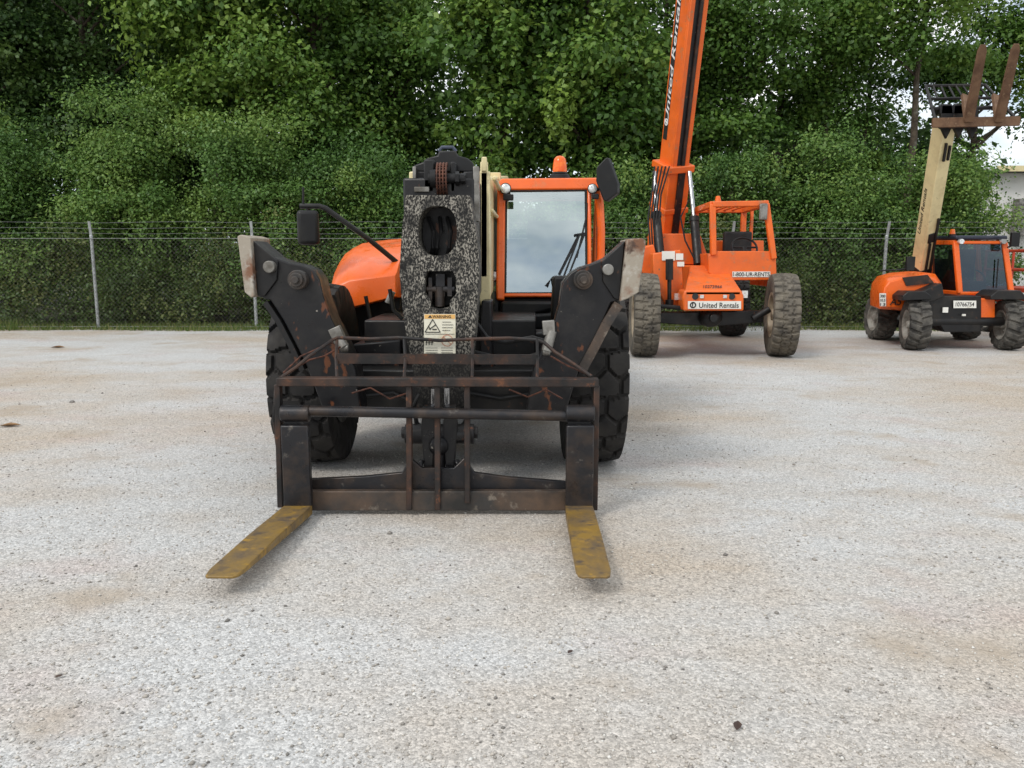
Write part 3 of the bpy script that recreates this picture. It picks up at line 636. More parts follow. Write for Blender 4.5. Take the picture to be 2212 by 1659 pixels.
# outriggers
OL = [(543, 516), (562, 534), (590, 556), (625, 568), (655, 574), (676, 584), (690, 604), (698, 640), (716, 690), (742, 740), (768, 800), (780, 892), (700, 892), (664, 796), (640, 748), (612, 694), (584, 650), (556, 640)]
OR_ = [(1350, 520), (1338, 536), (1312, 556), (1280, 570), (1252, 578), (1232, 590), (1214, 612), (1208, 660), (1192, 715), (1175, 745), (1152, 800), (1136, 892), (1222, 892), (1250, 800), (1276, 748), (1302, 697), (1320, 655), (1338, 650)]
for side, OUT, pins, pad, gus, flg in (
    (-1, OL, ((580, 577, .034), (641, 605, .055)), [(512, 511), (520, 507), (541, 513), (550, 640), (543, 644), (528, 632)], [(545, 519), (600, 566), (598, 605), (572, 640), (556, 640)], ((584, 652), (612, 694), (640, 748), (662, 796))),
    (1, OR_, ((1314, 583, .032), (1260, 605, .055)), [(1354, 517), (1386, 515), (1396, 520), (1380, 632), (1356, 646), (1339, 652)], [(1349, 522), (1300, 566), (1302, 608), (1326, 645), (1338, 650)], ((1332, 655), (1306, 697), (1280, 748), (1254, 796)))):
    mb = MB(); pxprism(mb, OUT, 4.62, .20, AX)
    out = mb.build('outrigger', M['scratched'], T1, .008)
    mb = MB(); pxprism(mb, gus, 4.602, .24, AX); mb.build('gusset', M['black'], out, .005)
    mb = MB(); pxprism(mb, pad, 4.56, .34, AX); mb.build('outrigger_pad', M['padm'], out, .006)
    mb = MB()
    for (xa, ya), (xb, yb) in zip(flg[:-1], flg[1:]): mb.bar(P(xa, ya, 4.70), P(xb, yb, 4.70), .03 if side < 0 else .055, .2)
    mb.build('flange', M['beam'] if side > 0 else M['black'], out)
    for (x, y, r_) in pins:
        c = P(x, y, 4.56); mb = MB(); mb.cyl(c, c+AX*.3, r_, seg=24)
        if r_ > .05: mb.cyl(c-AX*.025, c, r_*.72, seg=24); mb.cyl(c-AX*.045, c-AX*.02, r_*.4, seg=12)
        mb.build('pivot_pin', M['steel'] if r_ < .05 else M['beam'], out, .004)
    mb = MB(); s_ = -side
    if side < 0: p1, p2 = (730, 730), (745, 752)
    else: p1, p2 = (1192, 715), (1180, 760)
    mb.cyl(P(*p1, 4.6), P(*p2, 4.58), .03); mb.bar(P(p1[0]-8, p1[1]-22, 4.6), P(p1[0]+6*s_, p1[1]+8, 4.6), .07, .05); mb.cyl(P(p2[0]-8, p2[1], 4.58), P(p2[0]+8, p2[1], 4.58), .022)
    mb.build('lock_valve', M['steel'], out, .004)
# fork carriage
DC = 4.25
mb = MB(); mb.bar(P(600, 824, DC), P(1292, 826, DC), .046, .07, (0, 1, 0))
fc = mb.build('fork_carriage', M['rust'], T1, .005)
def pb(mb, x0_, y0_, x1_, y1_, d0, d1, w, h): return mb.bar(P(x0_, y0_, d0), P(x1_, y1_, d1), w, h)
mb = MB(); pb(mb, 601, 830, 608, 1094, DC, DC, .03, .06); mb.build('side_bar', M['rust'], fc, .004)
mb = MB(); pb(mb, 1288, 832, 1284, 1100, DC, DC, .03, .06); mb.build('side_bar', M['rust'], fc, .004)
mb = MB(); mb.tube([P(597, 840, DC+.08), P(592, 905, DC+.1), P(605, 1000, DC+.1), P(608, 1088, DC+.05)], .012, 8); mb.build('bent_rod', M['rust'], fc)
for x, y1_ in ((884, 1100), (945, 1100), (1009, 1085)):
    mb = MB(); pb(mb, x, 834, x+1, y1_, DC+.01, DC+.01, .030, .05); mb.build('upright', M['rust'], fc, .004)
mb = MB(); pr_ = [(604, 818, 4.27), (640, 794, 4.33), (668, 770, 4.36), (718, 735, 4.46), (730, 730, 4.48), (800, 733, 4.49), (860, 730, 4.48), (950, 736, 4.49), (1020, 733, 4.48), (1100, 731, 4.49), (1160, 735, 4.48), (1176, 741, 4.46), (1200, 762, 4.40), (1232, 782, 4.35), (1278, 814, 4.27)]
mb.tube([P(*q) for q in pr_], .0100, 8)
for x in (728, 873, 1020, 1160): mb.tube([P(x, 733, 4.48), P(x+random.uniform(-3, 3), 775, 4.38), P(x, 818, 4.28)], .0095, 6)
pb(mb, 728, 775, 1160, 777, 4.38, 4.38, .055, .014)
mb.build('backrest_guard', M['rust'], fc)
for pts in ([(612, 806, 4.4), (650, 770, 4.5), (690, 752, 4.55), (720, 740, 4.55)], [(630, 800, 4.45), (668, 778, 4.5), (700, 770, 4.55), (735, 750, 4.5)], [(1100, 842, 4.5), (1140, 858, 4.55), (1180, 842, 4.5), (1215, 862, 4.5)], [(1190, 770, 4.5), (1225, 790, 4.4), (1262, 806, 4.35)], [(760, 850, 4.6), (800, 838, 4.6), (842, 862, 4.6), (880, 850, 4.55)]):
    mb = MB(); mb.tube([P(*q) for q in pts], .0055, 6); mb.build('loose_wire', M['chain'], fc)
mb = MB(); mb.cyl(P(612, 887, 4.22), P(1278, 900, 4.22), .029, seg=20); mb.build('fork_shaft', M['forkback'], fc)
mb = MB(); pxprism(mb, rect(670, 1062, 1226, 1104), DC+.0, .05); mb.build('bottom_beam', M['beam'], fc, .005)
mb = MB(); pxprism(mb, [(670, 1036), (790, 1030), (868, 1022), (885, 990), (912, 1012), (980, 1012), (1003, 990), (1025, 1022), (1100, 1032), (1226, 1042), (1226, 1070), (670, 1070)], DC+.055, .035); mb.build('back_plate', M['forkback'], fc, .004)
mb = MB(); mb.cyl(P(876, 938, 4.42), P(1024, 938, 4.42), .058); mb.cyl(P(868, 935, 4.42), P(878, 935, 4.42), .035, seg=8); mb.cyl(P(1022, 935, 4.42), P(1032, 935, 4.42), .035, seg=8)
for x in (925, 972):
    pxprism(mb, [(x-12, 880), (x+12, 880), (x+16, 930), (x+12, 970), (x+9, 1020), (x-9, 1020), (x-12, 970), (x-16, 930)], 4.36, .09)
mb.cyl(P(948, 950, 4.40), P(948, 1015, 4.38), .045, .035); mb.ball(P(948, 962, 4.38), .06)
mb.tube([P(985, 995, 4.36), P(992, 1010, 4.34), P(985, 1022, 4.34), P(972, 1020, 4.34)], .02, 8); mb.tube([P(912, 995, 4.36), P(906, 1010, 4.34), P(913, 1022, 4.34), P(925, 1020, 4.34)], .02, 8)
mb.build('tilt_mount', M['scratched'], fc, .006)
for a in ((936, 840, .014), (965, 838, .018)):
    mb = MB(); mb.cyl(P(a[0], a[1], 4.44), P(a[0], 900, 4.44), a[2]); mb.build('tilt_rod', M['chrome'], fc)
for x, tip in ((641, (476, 1236)), (1252, (1284, 1242))):
    c = P(x, 1000, 4.2); hw = .074; xc = c.x
    mb = MB(); zs = P(x, 918, 4.2).z
    mb.prism([(xc-hw, 4.175, .035), (xc+hw, 4.175, .035), (xc+hw, 4.175, zs), (xc-hw, 4.175, zs)], (0, .055, 0))
    p = P(x, 893, 4.22); mb.cyl((xc-hw-.004, 4.22, p.z), (xc+hw+.004, 4.22, p.z), .046, seg=24); mb.bar((xc, 4.235, zs-.03), (xc, 4.235, p.z), hw*2-.02, .03)
    fk = mb.build('fork', M['forkback'], T1, .008)
    tp = P(*tip, 3.15); dx_ = tp.x-xc
    mb = MB(); hw = .077
    def fsec(f, h, zb_, w): return [Vector((xc+dx_*f-w, 4.20-f*1.06, zb_)), Vector((xc+dx_*f+w, 4.20-f*1.06, zb_)), Vector((xc+dx_*f+w, 4.20-f*1.06, zb_+h)), Vector((xc+dx_*f-w, 4.20-f*1.06, zb_+h))]
    mb.loft([fsec(0, .055, .022, .0745), fsec(.12, .05, .03, .0755), fsec(.5, .042, .055, .0755), fsec(.93, .02, .085, .074), fsec(.985, .014, .09, .066), fsec(1.0, .012, .092, .054)])
    mb.build('fork_blade', M['forkblade'], fk, .004)
hz = [([(790, 640), (800, 690), (835, 720), (868, 700)], 5.6), ([(842, 625), (850, 670), (870, 690)], 5.3), ([(1030, 640), (1045, 700), (1060, 780), (1080, 800)], 5.2), ([(1020, 760), (1060, 770), (1110, 780), (1165, 765)], 4.9), ([(730, 790), (780, 770), (830, 785), (880, 775)], 4.9), ([(1050, 620), (1062, 700), (1075, 770)], 5.4), ([(1180, 620), (1192, 600), (1200, 640), (1195, 700)], 5.6), ([(700, 840), (760, 860), (850, 850), (890, 870)], 4.94), ([(1010, 850), (1080, 862), (1160, 850), (1220, 860)], 4.94),
      ([(905, 850), (893, 880), (900, 915), (920, 930)], 4.48), ([(1000, 850), (1012, 880), (1004, 915), (985, 930)], 4.48), ([(1030, 700), (1052, 730), (1090, 740), (1150, 730), (1185, 740)], 4.86)]
for pts, d in hz:
    mb = MB(); mb.tube([P(x, y, d) for x, y in pts], .014, 8); mb.build('hydraulic_hose', M['plastic'], T1)
for a in ((740, 872, .05), (1166, 886, .045)):
    mb = MB(); mb.cyl(P(a[0], a[1], 4.9), P(a[0], a[1], 4.9)+AX*.1, a[2]); mb.cyl(P(a[0], a[1], 4.87), P(a[0], a[1], 4.9), a[2]*.5, seg=6); mb.build('frame_pin', M['steel'], T1)
for pg, d in (([(1040, 650), (1060, 650), (1066, 800), (1036, 800)], 5.15), ([(1080, 720), (1180, 720), (1180, 800), (1080, 800)], 5.35), ([(760, 745), (865, 735), (865, 800), (760, 800)], 5.2)):
    mb = MB(); pxprism(mb, pg, d, .3, AX); mb.build('boom_mount', M['scratched'], T1, .01)
for a in (((848, 630, 5.4), (838, 655, 5.4), .022), ((1198, 600, 5.6), (1200, 700, 5.6), .02)):
    mb = MB(); mb.cyl(P(*a[0]), P(*a[1]), a[2]); mb.build('fitting', M['steel'], T1)
mb = MB(); pxprism(mb, [(1195, 597), (1232, 597), (1240, 700), (1190, 700)], 5.55, .25, AX); mb.build('valve_cover', M['plastic'], T1, .02)
# ============================================================ MIDDLE MACHINE
A2 = Vector((.045, 1, 0)).normalized()
T2 = thing('telehandler', (2.95, 12.6, 0), 'orange telehandler with open cage cab and tall boom raised out of the photo', 'telehandler', None)
xl, xr = P(1391, 690, 11.6).x, P(1688, 690, 11.6).x
wheel(T2, (xl, 11.6, .60), .60, .36, .31, pat_block, 30, .02, M['tyre_dusty'], M['rim_tan'], R(-4), 240, 22)
wheel(T2, (xr, 11.6, .60), .60, .36, .31, pat_block, 30, .02, M['tyre_dusty'], M['rim_tan'], R(-10), 240, 22)
for x in (xl+.14, xr+.14): wheel(T2, (x, 14.7, .60), .60, .36, .31, pat_block, 30, .02, M['tyre'], M['rim_tan'], R(-2.6), 240, 22)
mb = MB(); pxprism(mb, [(1417, 676), (1650, 672), (1650, 696), (1560, 704), (1510, 704), (1417, 698)], 11.5, .22, A2); q = P(1535, 686, 11.45); mb.ball(q, .14, (1.2, 1, 1)); mb.cyl(q-Vector((0, .2, 0)), q, .06)
mb.cyl(P(1410, 660, 11.45), P(1500, 668, 11.45), .03); mb.cyl(P(1625, 690, 11.5), P(1662, 668, 11.5), .05)
mb.build('axle', M['black'], T2, .01)
mb = MB(); mb.cyl((xl+.1, 14.7, .6), (xr+.1, 14.7, .6), .1); mb.build('axle', M['black'], T2)
mb = MB(); pxprism(mb, [(1479, 628), (1602, 628), (1607, 640), (1607, 672), (1476, 672), (1474, 640)], 11.2, .5, A2)
mb.loft([[P(1479, 628, 11.2), P(1602, 628, 11.2), P(1602, 640, 11.2), P(1479, 640, 11.2)], [P(1490, 573, 12.3), P(1566, 573, 12.3), P(1580, 650, 12.3), P(1490, 650, 12.3)]])
mb.prism([P(1490, 574, 12.3), P(1566, 574, 12.3), P(1580, 672, 12.3), P(1485, 672, 12.3)], A2*2.8)
mb.build('front_hood', M['orange_old'], T2, .025, seg=3)
mb = MB(); pxprism(mb, [(1410, 548), (1470, 540), (1478, 640), (1478, 668), (1440, 668), (1428, 640), (1412, 600)], 11.75, .35, A2)
mb.build('side_frame', M['orange_old'], T2, .015)
mb = MB(); pxprism(mb, [(1386, 535), (1412, 528), (1420, 560), (1418, 604), (1396, 600), (1384, 580)], 12.2, 1.6, A2); mb.build('side_box', M['orange_old'], T2, .02)
mb = MB(); pxprism(mb, [(1425, 505), (1512, 505), (1535, 572), (1440, 572)], 12.95, 1.7, A2); mb.build('boom_tower', M['orange_old'], T2, .015)
mb = MB(); q = P(1446, 560, 11.6); mb.cyl(q, P(1446, 605, 11.6), .055); mb.cyl(P(1446, 605, 11.6), P(1446, 650, 11.6), .03); mb.cyl(P(1446, 648, 11.55), P(1446, 664, 11.55), .06); mb.build('sway_cylinder', M['black'], T2)
for r_ in ((1430, 543, 1458, 563), (1460, 548, 1476, 562), (1463, 566, 1478, 576)):
    mb = MB(); pxprism(mb, rect(*r_), 11.73, .01); mb.build('sticker', M['white'], T2)
for x in (1502, 1581):
    mb = MB(); mb.cyl(P(x, 641, 11.19), P(x, 641, 11.25), .045); mb.build('bumper_lamp', M['ink'], T2)
for a in (((1516, 641, 11.19), (.05, .02, .045)), ((1566, 641, 11.19), (.05, .02, .045)), ((1608, 636, 11.3), (.08, .06, .1)), ((1462, 641, 11.6), (.07, .06, .09))):
    mb = MB(); mb.box(P(*a[0]), a[1]); mb.build('reflector', M['lens'], T2)
mb = MB(); pxprism(mb, rect(1486, 651, 1601, 668), 11.185, .012); pl = mb.build('name_plate', M['white'], T2, .002)
m2 = 11.4/F
mb = MB(); text(mb, 'United Rentals', P(1553, 660, 11.184), (1, 0, 0), (0, 0, 1), 84*m2, 11*m2)
c = P(1497, 659.5, 11.184)
for k in range(20):
    a, b = 2*math.pi*k/20, 2*math.pi*(k+1)/20; mb.bar(c+Vector((math.cos(a), 0, math.sin(a)))*.036, c+Vector((math.cos(b), 0, math.sin(b)))*.036, .018, .004)
mb.bar(c+Vector((-.005, 0, .035)), c+Vector((-.005, 0, -.02)), .016, .004); mb.build('lettering', M['ink'], pl)
hn = (P(1492, 573, 12.3)-P(1479, 628, 11.2)).normalized()
mb = MB(); f_ = .13; text(mb, '10273966', P(1540, 628, 11.2).lerp(P(1536, 573, 12.3), f_)+Vector((0, -.0, .004)), (1, 0, 0), hn, 40*m2, .13); mb.build('fleet_number', M['brownink'], T2)
# cage cab
DCAB = 11.9
mb = MB(); pxprism(mb, [(1530, 552), (1545, 543), (1674, 543), (1679, 606), (1560, 606), (1530, 590)], DCAB, .05, A2)
mb.prism([P(1672, 545, DCAB+.05), P(1676, 545, DCAB+.05), P(1679, 622, DCAB+.05), P(1674, 622, DCAB+.05)], A2*1.5)
mb.prism([P(1530, 548, DCAB+.05), P(1536, 548, DCAB+.05), P(1536, 610, DCAB+.05), P(1530, 610, DCAB+.05)], A2*1.5)
mb.prism([P(1538, 598, DCAB+.05), P(1672, 598, DCAB+.05), P(1672, 606, DCAB+.05), P(1538, 606, DCAB+.05)], A2*1.5)
mb.prism([P(1534, 520, DCAB+1.5), P(1650, 520, DCAB+1.5), P(1650, 600, DCAB+1.5), P(1534, 600, DCAB+1.5)], A2*.05)
mb.build('cab_tub', M['orange_old'], T2, .012)
mb = MB()
z = P(1600, 442, DCAB).z; ft = [P(1539, 442, DCAB), P(1655, 440, DCAB)]; fb = [P(1541, 552, DCAB), P(1671, 560, DCAB)]
rt_ = [Vector((p.x+.09, DCAB+1.45, z)) for p in ft]; rbm = [Vector((p.x+.06, DCAB+1.45, P(1600, 560, DCAB).z)) for p in (fb[0], P(1655, 560, DCAB))]
for a, b in ((ft[0], fb[0]), (ft[1], fb[1]), (rt_[0], rbm[0]), (rt_[1], rbm[1])): mb.bar(a, b, .085, .075)
for a, b in ((ft[0], ft[1]), (rt_[0], rt_[1]), (ft[0], rt_[0]), (ft[1], rt_[1])): mb.bar(a, b, .08, .09, (0, 0, 1) if abs((b-a).y) > .5 else (0, 1, 0))
for f in (.25, .42, .58, .75): mb.bar(ft[0].lerp(ft[1], f), rt_[0].lerp(rt_[1], f), .03, .03, (0, 0, 1))
mb.bar(P(1625, 446, DCAB+1.45), Vector((P(1625, 446, DCAB+1.45).x, DCAB+1.45, 1.5)), .05, .05)
mb.build('cab_cage', M['orange_old'], T2, .012)
mb = MB(); c = P(1608, 535, DCAB+.4); rot = Matrix.Rotation(R(50), 3, 'X'); mb.tube([c+rot @ Vector((.19*math.cos(a), .19*math.sin(a), 0)) for a in np.linspace(0, 2*math.pi, 25)], .016, 8); mb.tube([c, c+Vector((0, -.1, -.35))], .04, 8); mb.tube([c-Vector((.18, 0, .0)), c+Vector((.18, 0, 0))], .015, 6); mb.build('steering_wheel', M['plastic'], T2)
mb = MB(); c = P(1600, 565, DCAB+1.0); mb.box(c, (.5, .45, .14)); mb.box(c+Vector((0, .25, .25)), (.46, .1, .45)); mb.build('seat', M['dark'], T2, .03)
mb = MB(); mb.box(P(1649, 458, DCAB-.06), (.12, .04, .24)); mb.build('cab_mirror', M['steel'], T2, .02)
mb = MB(); mb.cyl(P(1551, 437, DCAB+.2), P(1551, 424, DCAB+.2), .05, .03); mb.build('beacon', M['amber'], T2)
mb = MB(); pxprism(mb, rect(1582, 587, 1664, 599), DCAB-.008, .006); pl = mb.build('phone_strip', M['white'], T2)
mb = MB(); m3 = 12.0/F; text(mb, '1-800-UR-RENTS', P(1623, 593, DCAB-.009), (1, 0, 0), (0, 0, 1), 78*m3, 8.5*m3); mb.build('lettering', M['ink'], pl)
# raised boom
b0 = P(1436, 520, 13.9); b1 = P(1508, -130, 12.3); bz = (b1-b0).normalized()
sx_ = Vector((math.cos(R(22)), math.sin(R(22)), 0)); sx_ = (sx_-bz*sx_.dot(bz)).normalized(); sy_ = bz.cross(sx_)
def bx(mb, f0, f1, w, h, cx=0., cy=0.):
    ps = []
    for f in (f0, f1):
        c = b0.lerp(b1, f)+sx_*cx+sy_*cy; ps.append([c-sx_*w/2-sy_*h/2, c+sx_*w/2-sy_*h/2, c+sx_*w/2+sy_*h/2, c-sx_*w/2+sy_*h/2])
    return mb.loft(ps)
mb = MB(); bx(mb, -.06, .29, .40, .48); bx(mb, .27, .295, .48, .56); bx(mb, .12, .14, .45, .53)
boom2 = mb.build('boom', M['orange_old'], T2, .015)
mb = MB(); bx(mb, .2, .9, .30, .38); bx(mb, .28, .9, .08, .05, -.11, -.21); bx(mb, .28, .9, .08, .05, .11, -.21); mb.build('inner_boom', M['orange_old'], boom2, .01)
mb = MB(); bx(mb, .29, .9, .13, .03, 0, -.2); bx(mb, .02, .27, .12, .03, .02, -.255); mb.build('boom_underside', M['scratched'], boom2)
mb = MB(); bx(mb, .05, .9, .05, .03, .035, -.235); mb.build('hose_track', M['rust'], boom2)
mb = MB(); text(mb, 'United Rentals', b0.lerp(b1, .64)-sx_*.1545+sy_*.095, bz, sy_, 1.9, .105, .25, bold=.006)
c = b0.lerp(b1, .435)-sx_*.1545+sy_*.095
for k in range(20):
    a, b = 2*math.pi*k/20, 2*math.pi*(k+1)/20; mb.bar(c+(bz*math.cos(a)+sy_*math.sin(a))*.045, c+(bz*math.cos(b)+sy_*math.sin(b))*.045, .02, .004, sx_)
lt = mb.build('boom_lettering', M['whiteink'], boom2)
mb = MB(); c0 = b0.lerp(b1, .63)-sx_*.151+sy_*.095
mb.prism([c0-bz*1.15-sy_*.06, c0+bz*1.15-sy_*.06, c0+bz*1.15+sy_*.06, c0-bz*1.15+sy_*.06], -sx_*.0018); mb.build('lettering_backing', M['ink'], boom2)
for xa, ya, xm, ym, xb, yb in ((1426, 552, 1418, 470, 1414, 372), (1508, 572, 1500, 480, 1489, 372)):
    mb = MB(); mb.cyl(P(xa, ya, 12.6), P(xm, ym, 12.9), .07); mb.cyl(P(xm, ym, 12.9), P(xm, ym-10, 12.93), .08); lc = mb.build('lift_cylinder', M['black'], T2)
    mb = MB(); mb.cyl(P(xm, ym, 12.9), P(xb, yb, 13.2), .036); mb.build('piston_rod', M['chrome'], lc)
for k in range(5):
    mb = MB(); mb.tube([P(1405+k*5, 540, 12.7), P(1400+k*6, 470, 12.8), P(1408+k*5, 420, 12.9), P(1414+k*8, 360, 13.0)], .014, 6); mb.build('hydraulic_hose', M['plastic'], T2)
mb = MB(); mb.tube([P(1490, 430, 12.9), P(1470, 470, 12.8), P(1480, 520, 12.7), P(1500, 560, 12.6)], .014, 6); mb.build('hydraulic_hose', M['plastic'], T2)
# ============================================================ SMALL MACHINE
A3 = Vector((.09, 1, 0)).normalized(); YW = -math.atan(.09)
T3 = thing('telehandler', (7.1, 13.2, 0), 'compact orange telehandler with cream boom and forks raised high at the right', 'telehandler', None)
for (px_, d, yw, rm) in ((1977, 12.4, -.22, 'rim_grey'), (2180, 12.4, -.16, 'rim_grey'), (1901, 14.0, -.05, 'rim_grey'), (2086, 14.0, YW, 'rim_grey')):
    wheel(T3, (P(px_, 700, d).x, d, .39), .39, .31, .22, pat_bar, 17, .03, M['tyre_small'], M[rm], yw, 200, 20)
mb = MB(); pxprism(mb, [(2008, 640), (2120, 640), (2120, 718), (2040, 718), (2030, 700), (2008, 690)], 12.35, 2.2, A3)
pxprism(mb, [(1988, 632), (2035, 612), (2040, 642), (1992, 660)], 12.3, .4, A3)
mb.build('chassis', M['black'], T3, .012)
mb = MB(); pxprism(mb, [(2114, 645), (2150, 645), (2150, 690), (2128, 697), (2114, 690)], 12.38, 1.6, A3); mb.build('side_panel', M['orange'], T3, .015)
for a in (((1990, 695, 12.4), (2165, 695, 12.4)), ((1911, 700, 14.0), (2080, 700, 14.0))):
    mb = MB(); mb.cyl(P(*a[0]), P(*a[1]), .07); mb.build('axle', M['black'], T3)
for pg in ([(1950, 640), (1962, 630), (2000, 630), (2012, 640), (2012, 648), (1950, 650)], [(2140, 640), (2156, 628), (2205, 628), (2216, 640), (2216, 648), (2140, 648)]):
    mb = MB(); pxprism(mb, pg, 12.2, .5, A3); mb.build('mudguard', M['black'], T3, .012)
AP = Vector((.30, 1, 0))
def h3(d, pts): return [P(x, y, 12.75)+AP*(d-12.75) for x, y in pts]
hp = [(1898, 668), (1898, 640), (1902, 616), (1914, 600), (1942, 592), (1990, 588), (2020, 592), (2034, 612), (2040, 660), (1960, 672)]
hp2 = [(x+(1965-x)*.10, y+(640-y)*.22) for x, y in hp]
mb = MB().loft([h3(12.62, hp2), h3(12.75, hp), h3(13.7, hp)]); mb.build('engine_pod', M['orange'], T3, .015, ang=50)
mb = MB(); pxprism(mb, [(1950, 600), (2004, 594), (2018, 612), (1958, 618)], 12.60, .02); mb.build('pod_vent', M['rust'], T3)
mb = MB(); pxprism(mb, [(1900, 634), (1914, 634), (1914, 662), (1901, 662)], 12.58, .01); pl = mb.build('sticker', M['white'], T3)
for k in range(3):
    mb = MB(); text(mb, ('300', '10.5', '13')[k], P(1907, 640+k*9, 12.575), (1, 0, 0), (0, 0, 1), 11*12.6/F, 6*12.6/F); mb.build('sticker_print', M['ink'], pl)
mb = MB(); text(mb, 'A5', P(1935, 652, 12.60), (1, 0, 0), (0, 0, 1), 26*12.6/F, 16*12.6/F, .2); mb.build('model_lettering', M['ink'], T3)
D3 = 12.85
def q3(x, y, e=0.): return P(x, y, D3)+A3*e
mb = MB()
fl, frr = q3(2070, 524, .1), q3(2176, 524, .1); bl, br = q3(2073, 634), q3(2184, 634)
rl = q3(2066, 522, .95); rr_ = q3(2172, 522, .95); rbl = q3(2070, 634, .95); rbr = q3(2180, 634, .95)
for a, b in ((fl, bl), (frr, br), (rl, rbl), (rr_, rbr)): mb.bar(a, b, .085, .06)
for a, b in ((fl, frr), (bl, br), (rl, rr_)): mb.bar(a, b, .06, .05, (0, 0, 1))
for a, b in ((rl, fl), (rr_, frr), (rbl, bl)): mb.bar(a, b, .06, .07, (0, 0, 1))
mb.prism([q3(2070, 634, .02), q3(2186, 634, .02), q3(2190, 648, .02), q3(2066, 648, .02)], A3*1.0)
mb.build('cab_frame', M['orange'], T3, .012)
mb = MB(); rz = Vector((0, 0, .04)); mb.prism([fl+rz-Vector((.03, .05, 0)), frr+rz+Vector((.03, -.05, 0)), rr_+rz, rl+rz], (0, 0, .07)); mb.build('roof', M['roofblue'], T3, .03, seg=3)
mb = MB(); mb.face([fl, frr, br, bl]); mb.build('windscreen', M['window'], T3, smooth=False)
for f_ in ([rl, fl, bl, rbl], [frr, rr_, rbr, br]):
    mb = MB(); mb.face(f_); mb.build('side_window', M['window'], T3, smooth=False)
mb = MB(); c = q3(2125, 620, .6); mb.box(c, (.45, .4, .15)); mb.box(c+Vector((0, .2, .3)), (.42, .1, .6)); mb.box(q3(2110, 600, .93), (.75, .02, .6)); mb.build('seat', M['dark'], T3, .03)
mb = MB(); c = q3(2125, 600, .3); rot = Matrix.Rotation(R(50), 3, 'X'); mb.tube([c+rot @ Vector((.16*math.cos(a), .16*math.sin(a), 0)) for a in np.linspace(0, 2*math.pi, 25)], .014, 8); mb.build('steering_wheel', M['plastic'], T3)
mb = MB(); c = q3(2075, 512, .3); mb.cyl(c, c+Vector((0, 0, .05)), .06); bc = mb.build('beacon', M['plastic'], T3)
mb = MB(); mb.cyl(c+Vector((0, 0, .05)), c+Vector((0, 0, .13)), .045, .03); mb.build('beacon_lens', M['amber'], bc)
for x in (2078, 2170):
    mb = MB(); c = q3(x, 522, .0); mb.cyl(c, c+Vector((0, .06, 0)), .04); mb.build('headlight', M['lens'], T3)
for tb_, bc_ in (([P(1900, 585, 12.7), P(1945, 583, 12.6), P(1965, 578, 12.6)], P(1966, 570, 12.6)), ([q3(2176, 535), P(2190, 530, 12.7)], P(2192, 518, 12.7))):
    mb = MB(); mb.tube(tb_, .014, 6); mb.box(bc_, (.13, .06, .22)); mb.build('wing_mirror', M['plastic'], T3, .012)
mb = MB(); pxprism(mb, rect(2060, 650, 2109, 666), 12.32, .01); pl = mb.build('number_plate', M['white'], T3)
mb = MB(); text(mb, '10766754', P(2084.5, 658, 12.319), (1, 0, 0), (0, 0, 1), 40*12.3/F, 9*12.3/F); mb.build('lettering', M['ink'], pl)
for a in (((2082, 681, 12.3), (.05, .02, .03)), ((2042, 670, 12.32), (.08, .02, .08))):
    mb = MB(); mb.box(P(*a[0]), a[1]); mb.build('sticker', M['white'], T3)
mb = MB(); mb.bar(q3(2150, 622, -.03), q3(2158, 560, .02), .015, .015); mb.build('wiper', M['plastic'], T3)
c0 = P(1984, 612, 13.6); c1 = P(2041, 262, 12.2); cz = (c1-c0).normalized()
ux = Vector((math.cos(R(14)), math.sin(R(14)), 0)); ux = (ux-cz*ux.dot(cz)).normalized(); uy = cz.cross(ux)
def b3(mb, f0, f1, w, h, cx=0., cy=0.):
    ps = []
    for f in (f0, f1):
        c = c0.lerp(c1, f)+ux*cx+uy*cy; ps.append([c-ux*w/2-uy*h/2, c+ux*w/2-uy*h/2, c+ux*w/2+uy*h/2, c-ux*w/2+uy*h/2])
    return mb.loft(ps)
mb = MB(); b3(mb, -.05, .98, .20, .26); boom3 = mb.build('boom', M['cream'], T3, .012)
mb = MB(); b3(mb, -.05, .12, .22, .28); b3(mb, .3, .36, .14, .02, .01, -.135); mb.build('boom_heel', M['black'], boom3, .01)
for a in ((.0, .45, .06, -.15), (.0, .3, -.02, -.15), (.80, .90, -.03, -.15), (.80, .88, .04, -.15)):
    mb = MB(); b3(mb, a[0], a[1], .03, .03, a[2], a[3]); mb.build('boom_hose', M['plastic'], boom3)
mb = MB(); text(mb, 'United Rentals', c0.lerp(c1, .48)-ux*.102+uy*.05, cz, uy, .8, .07, .2, bold=.004); mb.build('boom_lettering', M['ink'], boom3)
mb = MB(); pb(mb, 2014, 266, 2202, 262, 11.75, 11.75, .13, .05); cr = mb.build('fork_carriage', M['forkrust'], T3, .006)
mb = MB(); e1, e2, e3, e4 = P(2020, 258, 11.85), P(2192, 255, 11.85), P(2128, 184, 12.5), P(2000, 186, 12.5)
for a, b in ((e1, e2), (e2, e3), (e3, e4), (e4, e1)): mb.tube([a, b], .022, 8)
for f in (.12, .25, .38, .5, .62, .75, .88): mb.tube([e4.lerp(e3, f), e4.lerp(e3, f).lerp(e1.lerp(e2, f), .4)], .015, 6)
mb.tube([e4.lerp(e1, .4), e3.lerp(e2, .4)], .022, 8); mb.tube([e4.lerp(e1, .7), e3.lerp(e2, .7)], .03, 8); mb.build('backrest_guard', M['black'], cr)
mb = MB()
for x in (2035, 2062, 2090): pxprism(mb, [(x, 225), (x+22, 225), (x+26, 268), (x+10, 300), (x-4, 270)], 12.0, .06)
mb.cyl(P(2030, 270, 12.0), P(2110, 268, 12.0), .06); mb.box(P(2060, 240, 12.1), (.5, .2, .12)); mb.build('carriage_mount', M['black'], cr, .008)
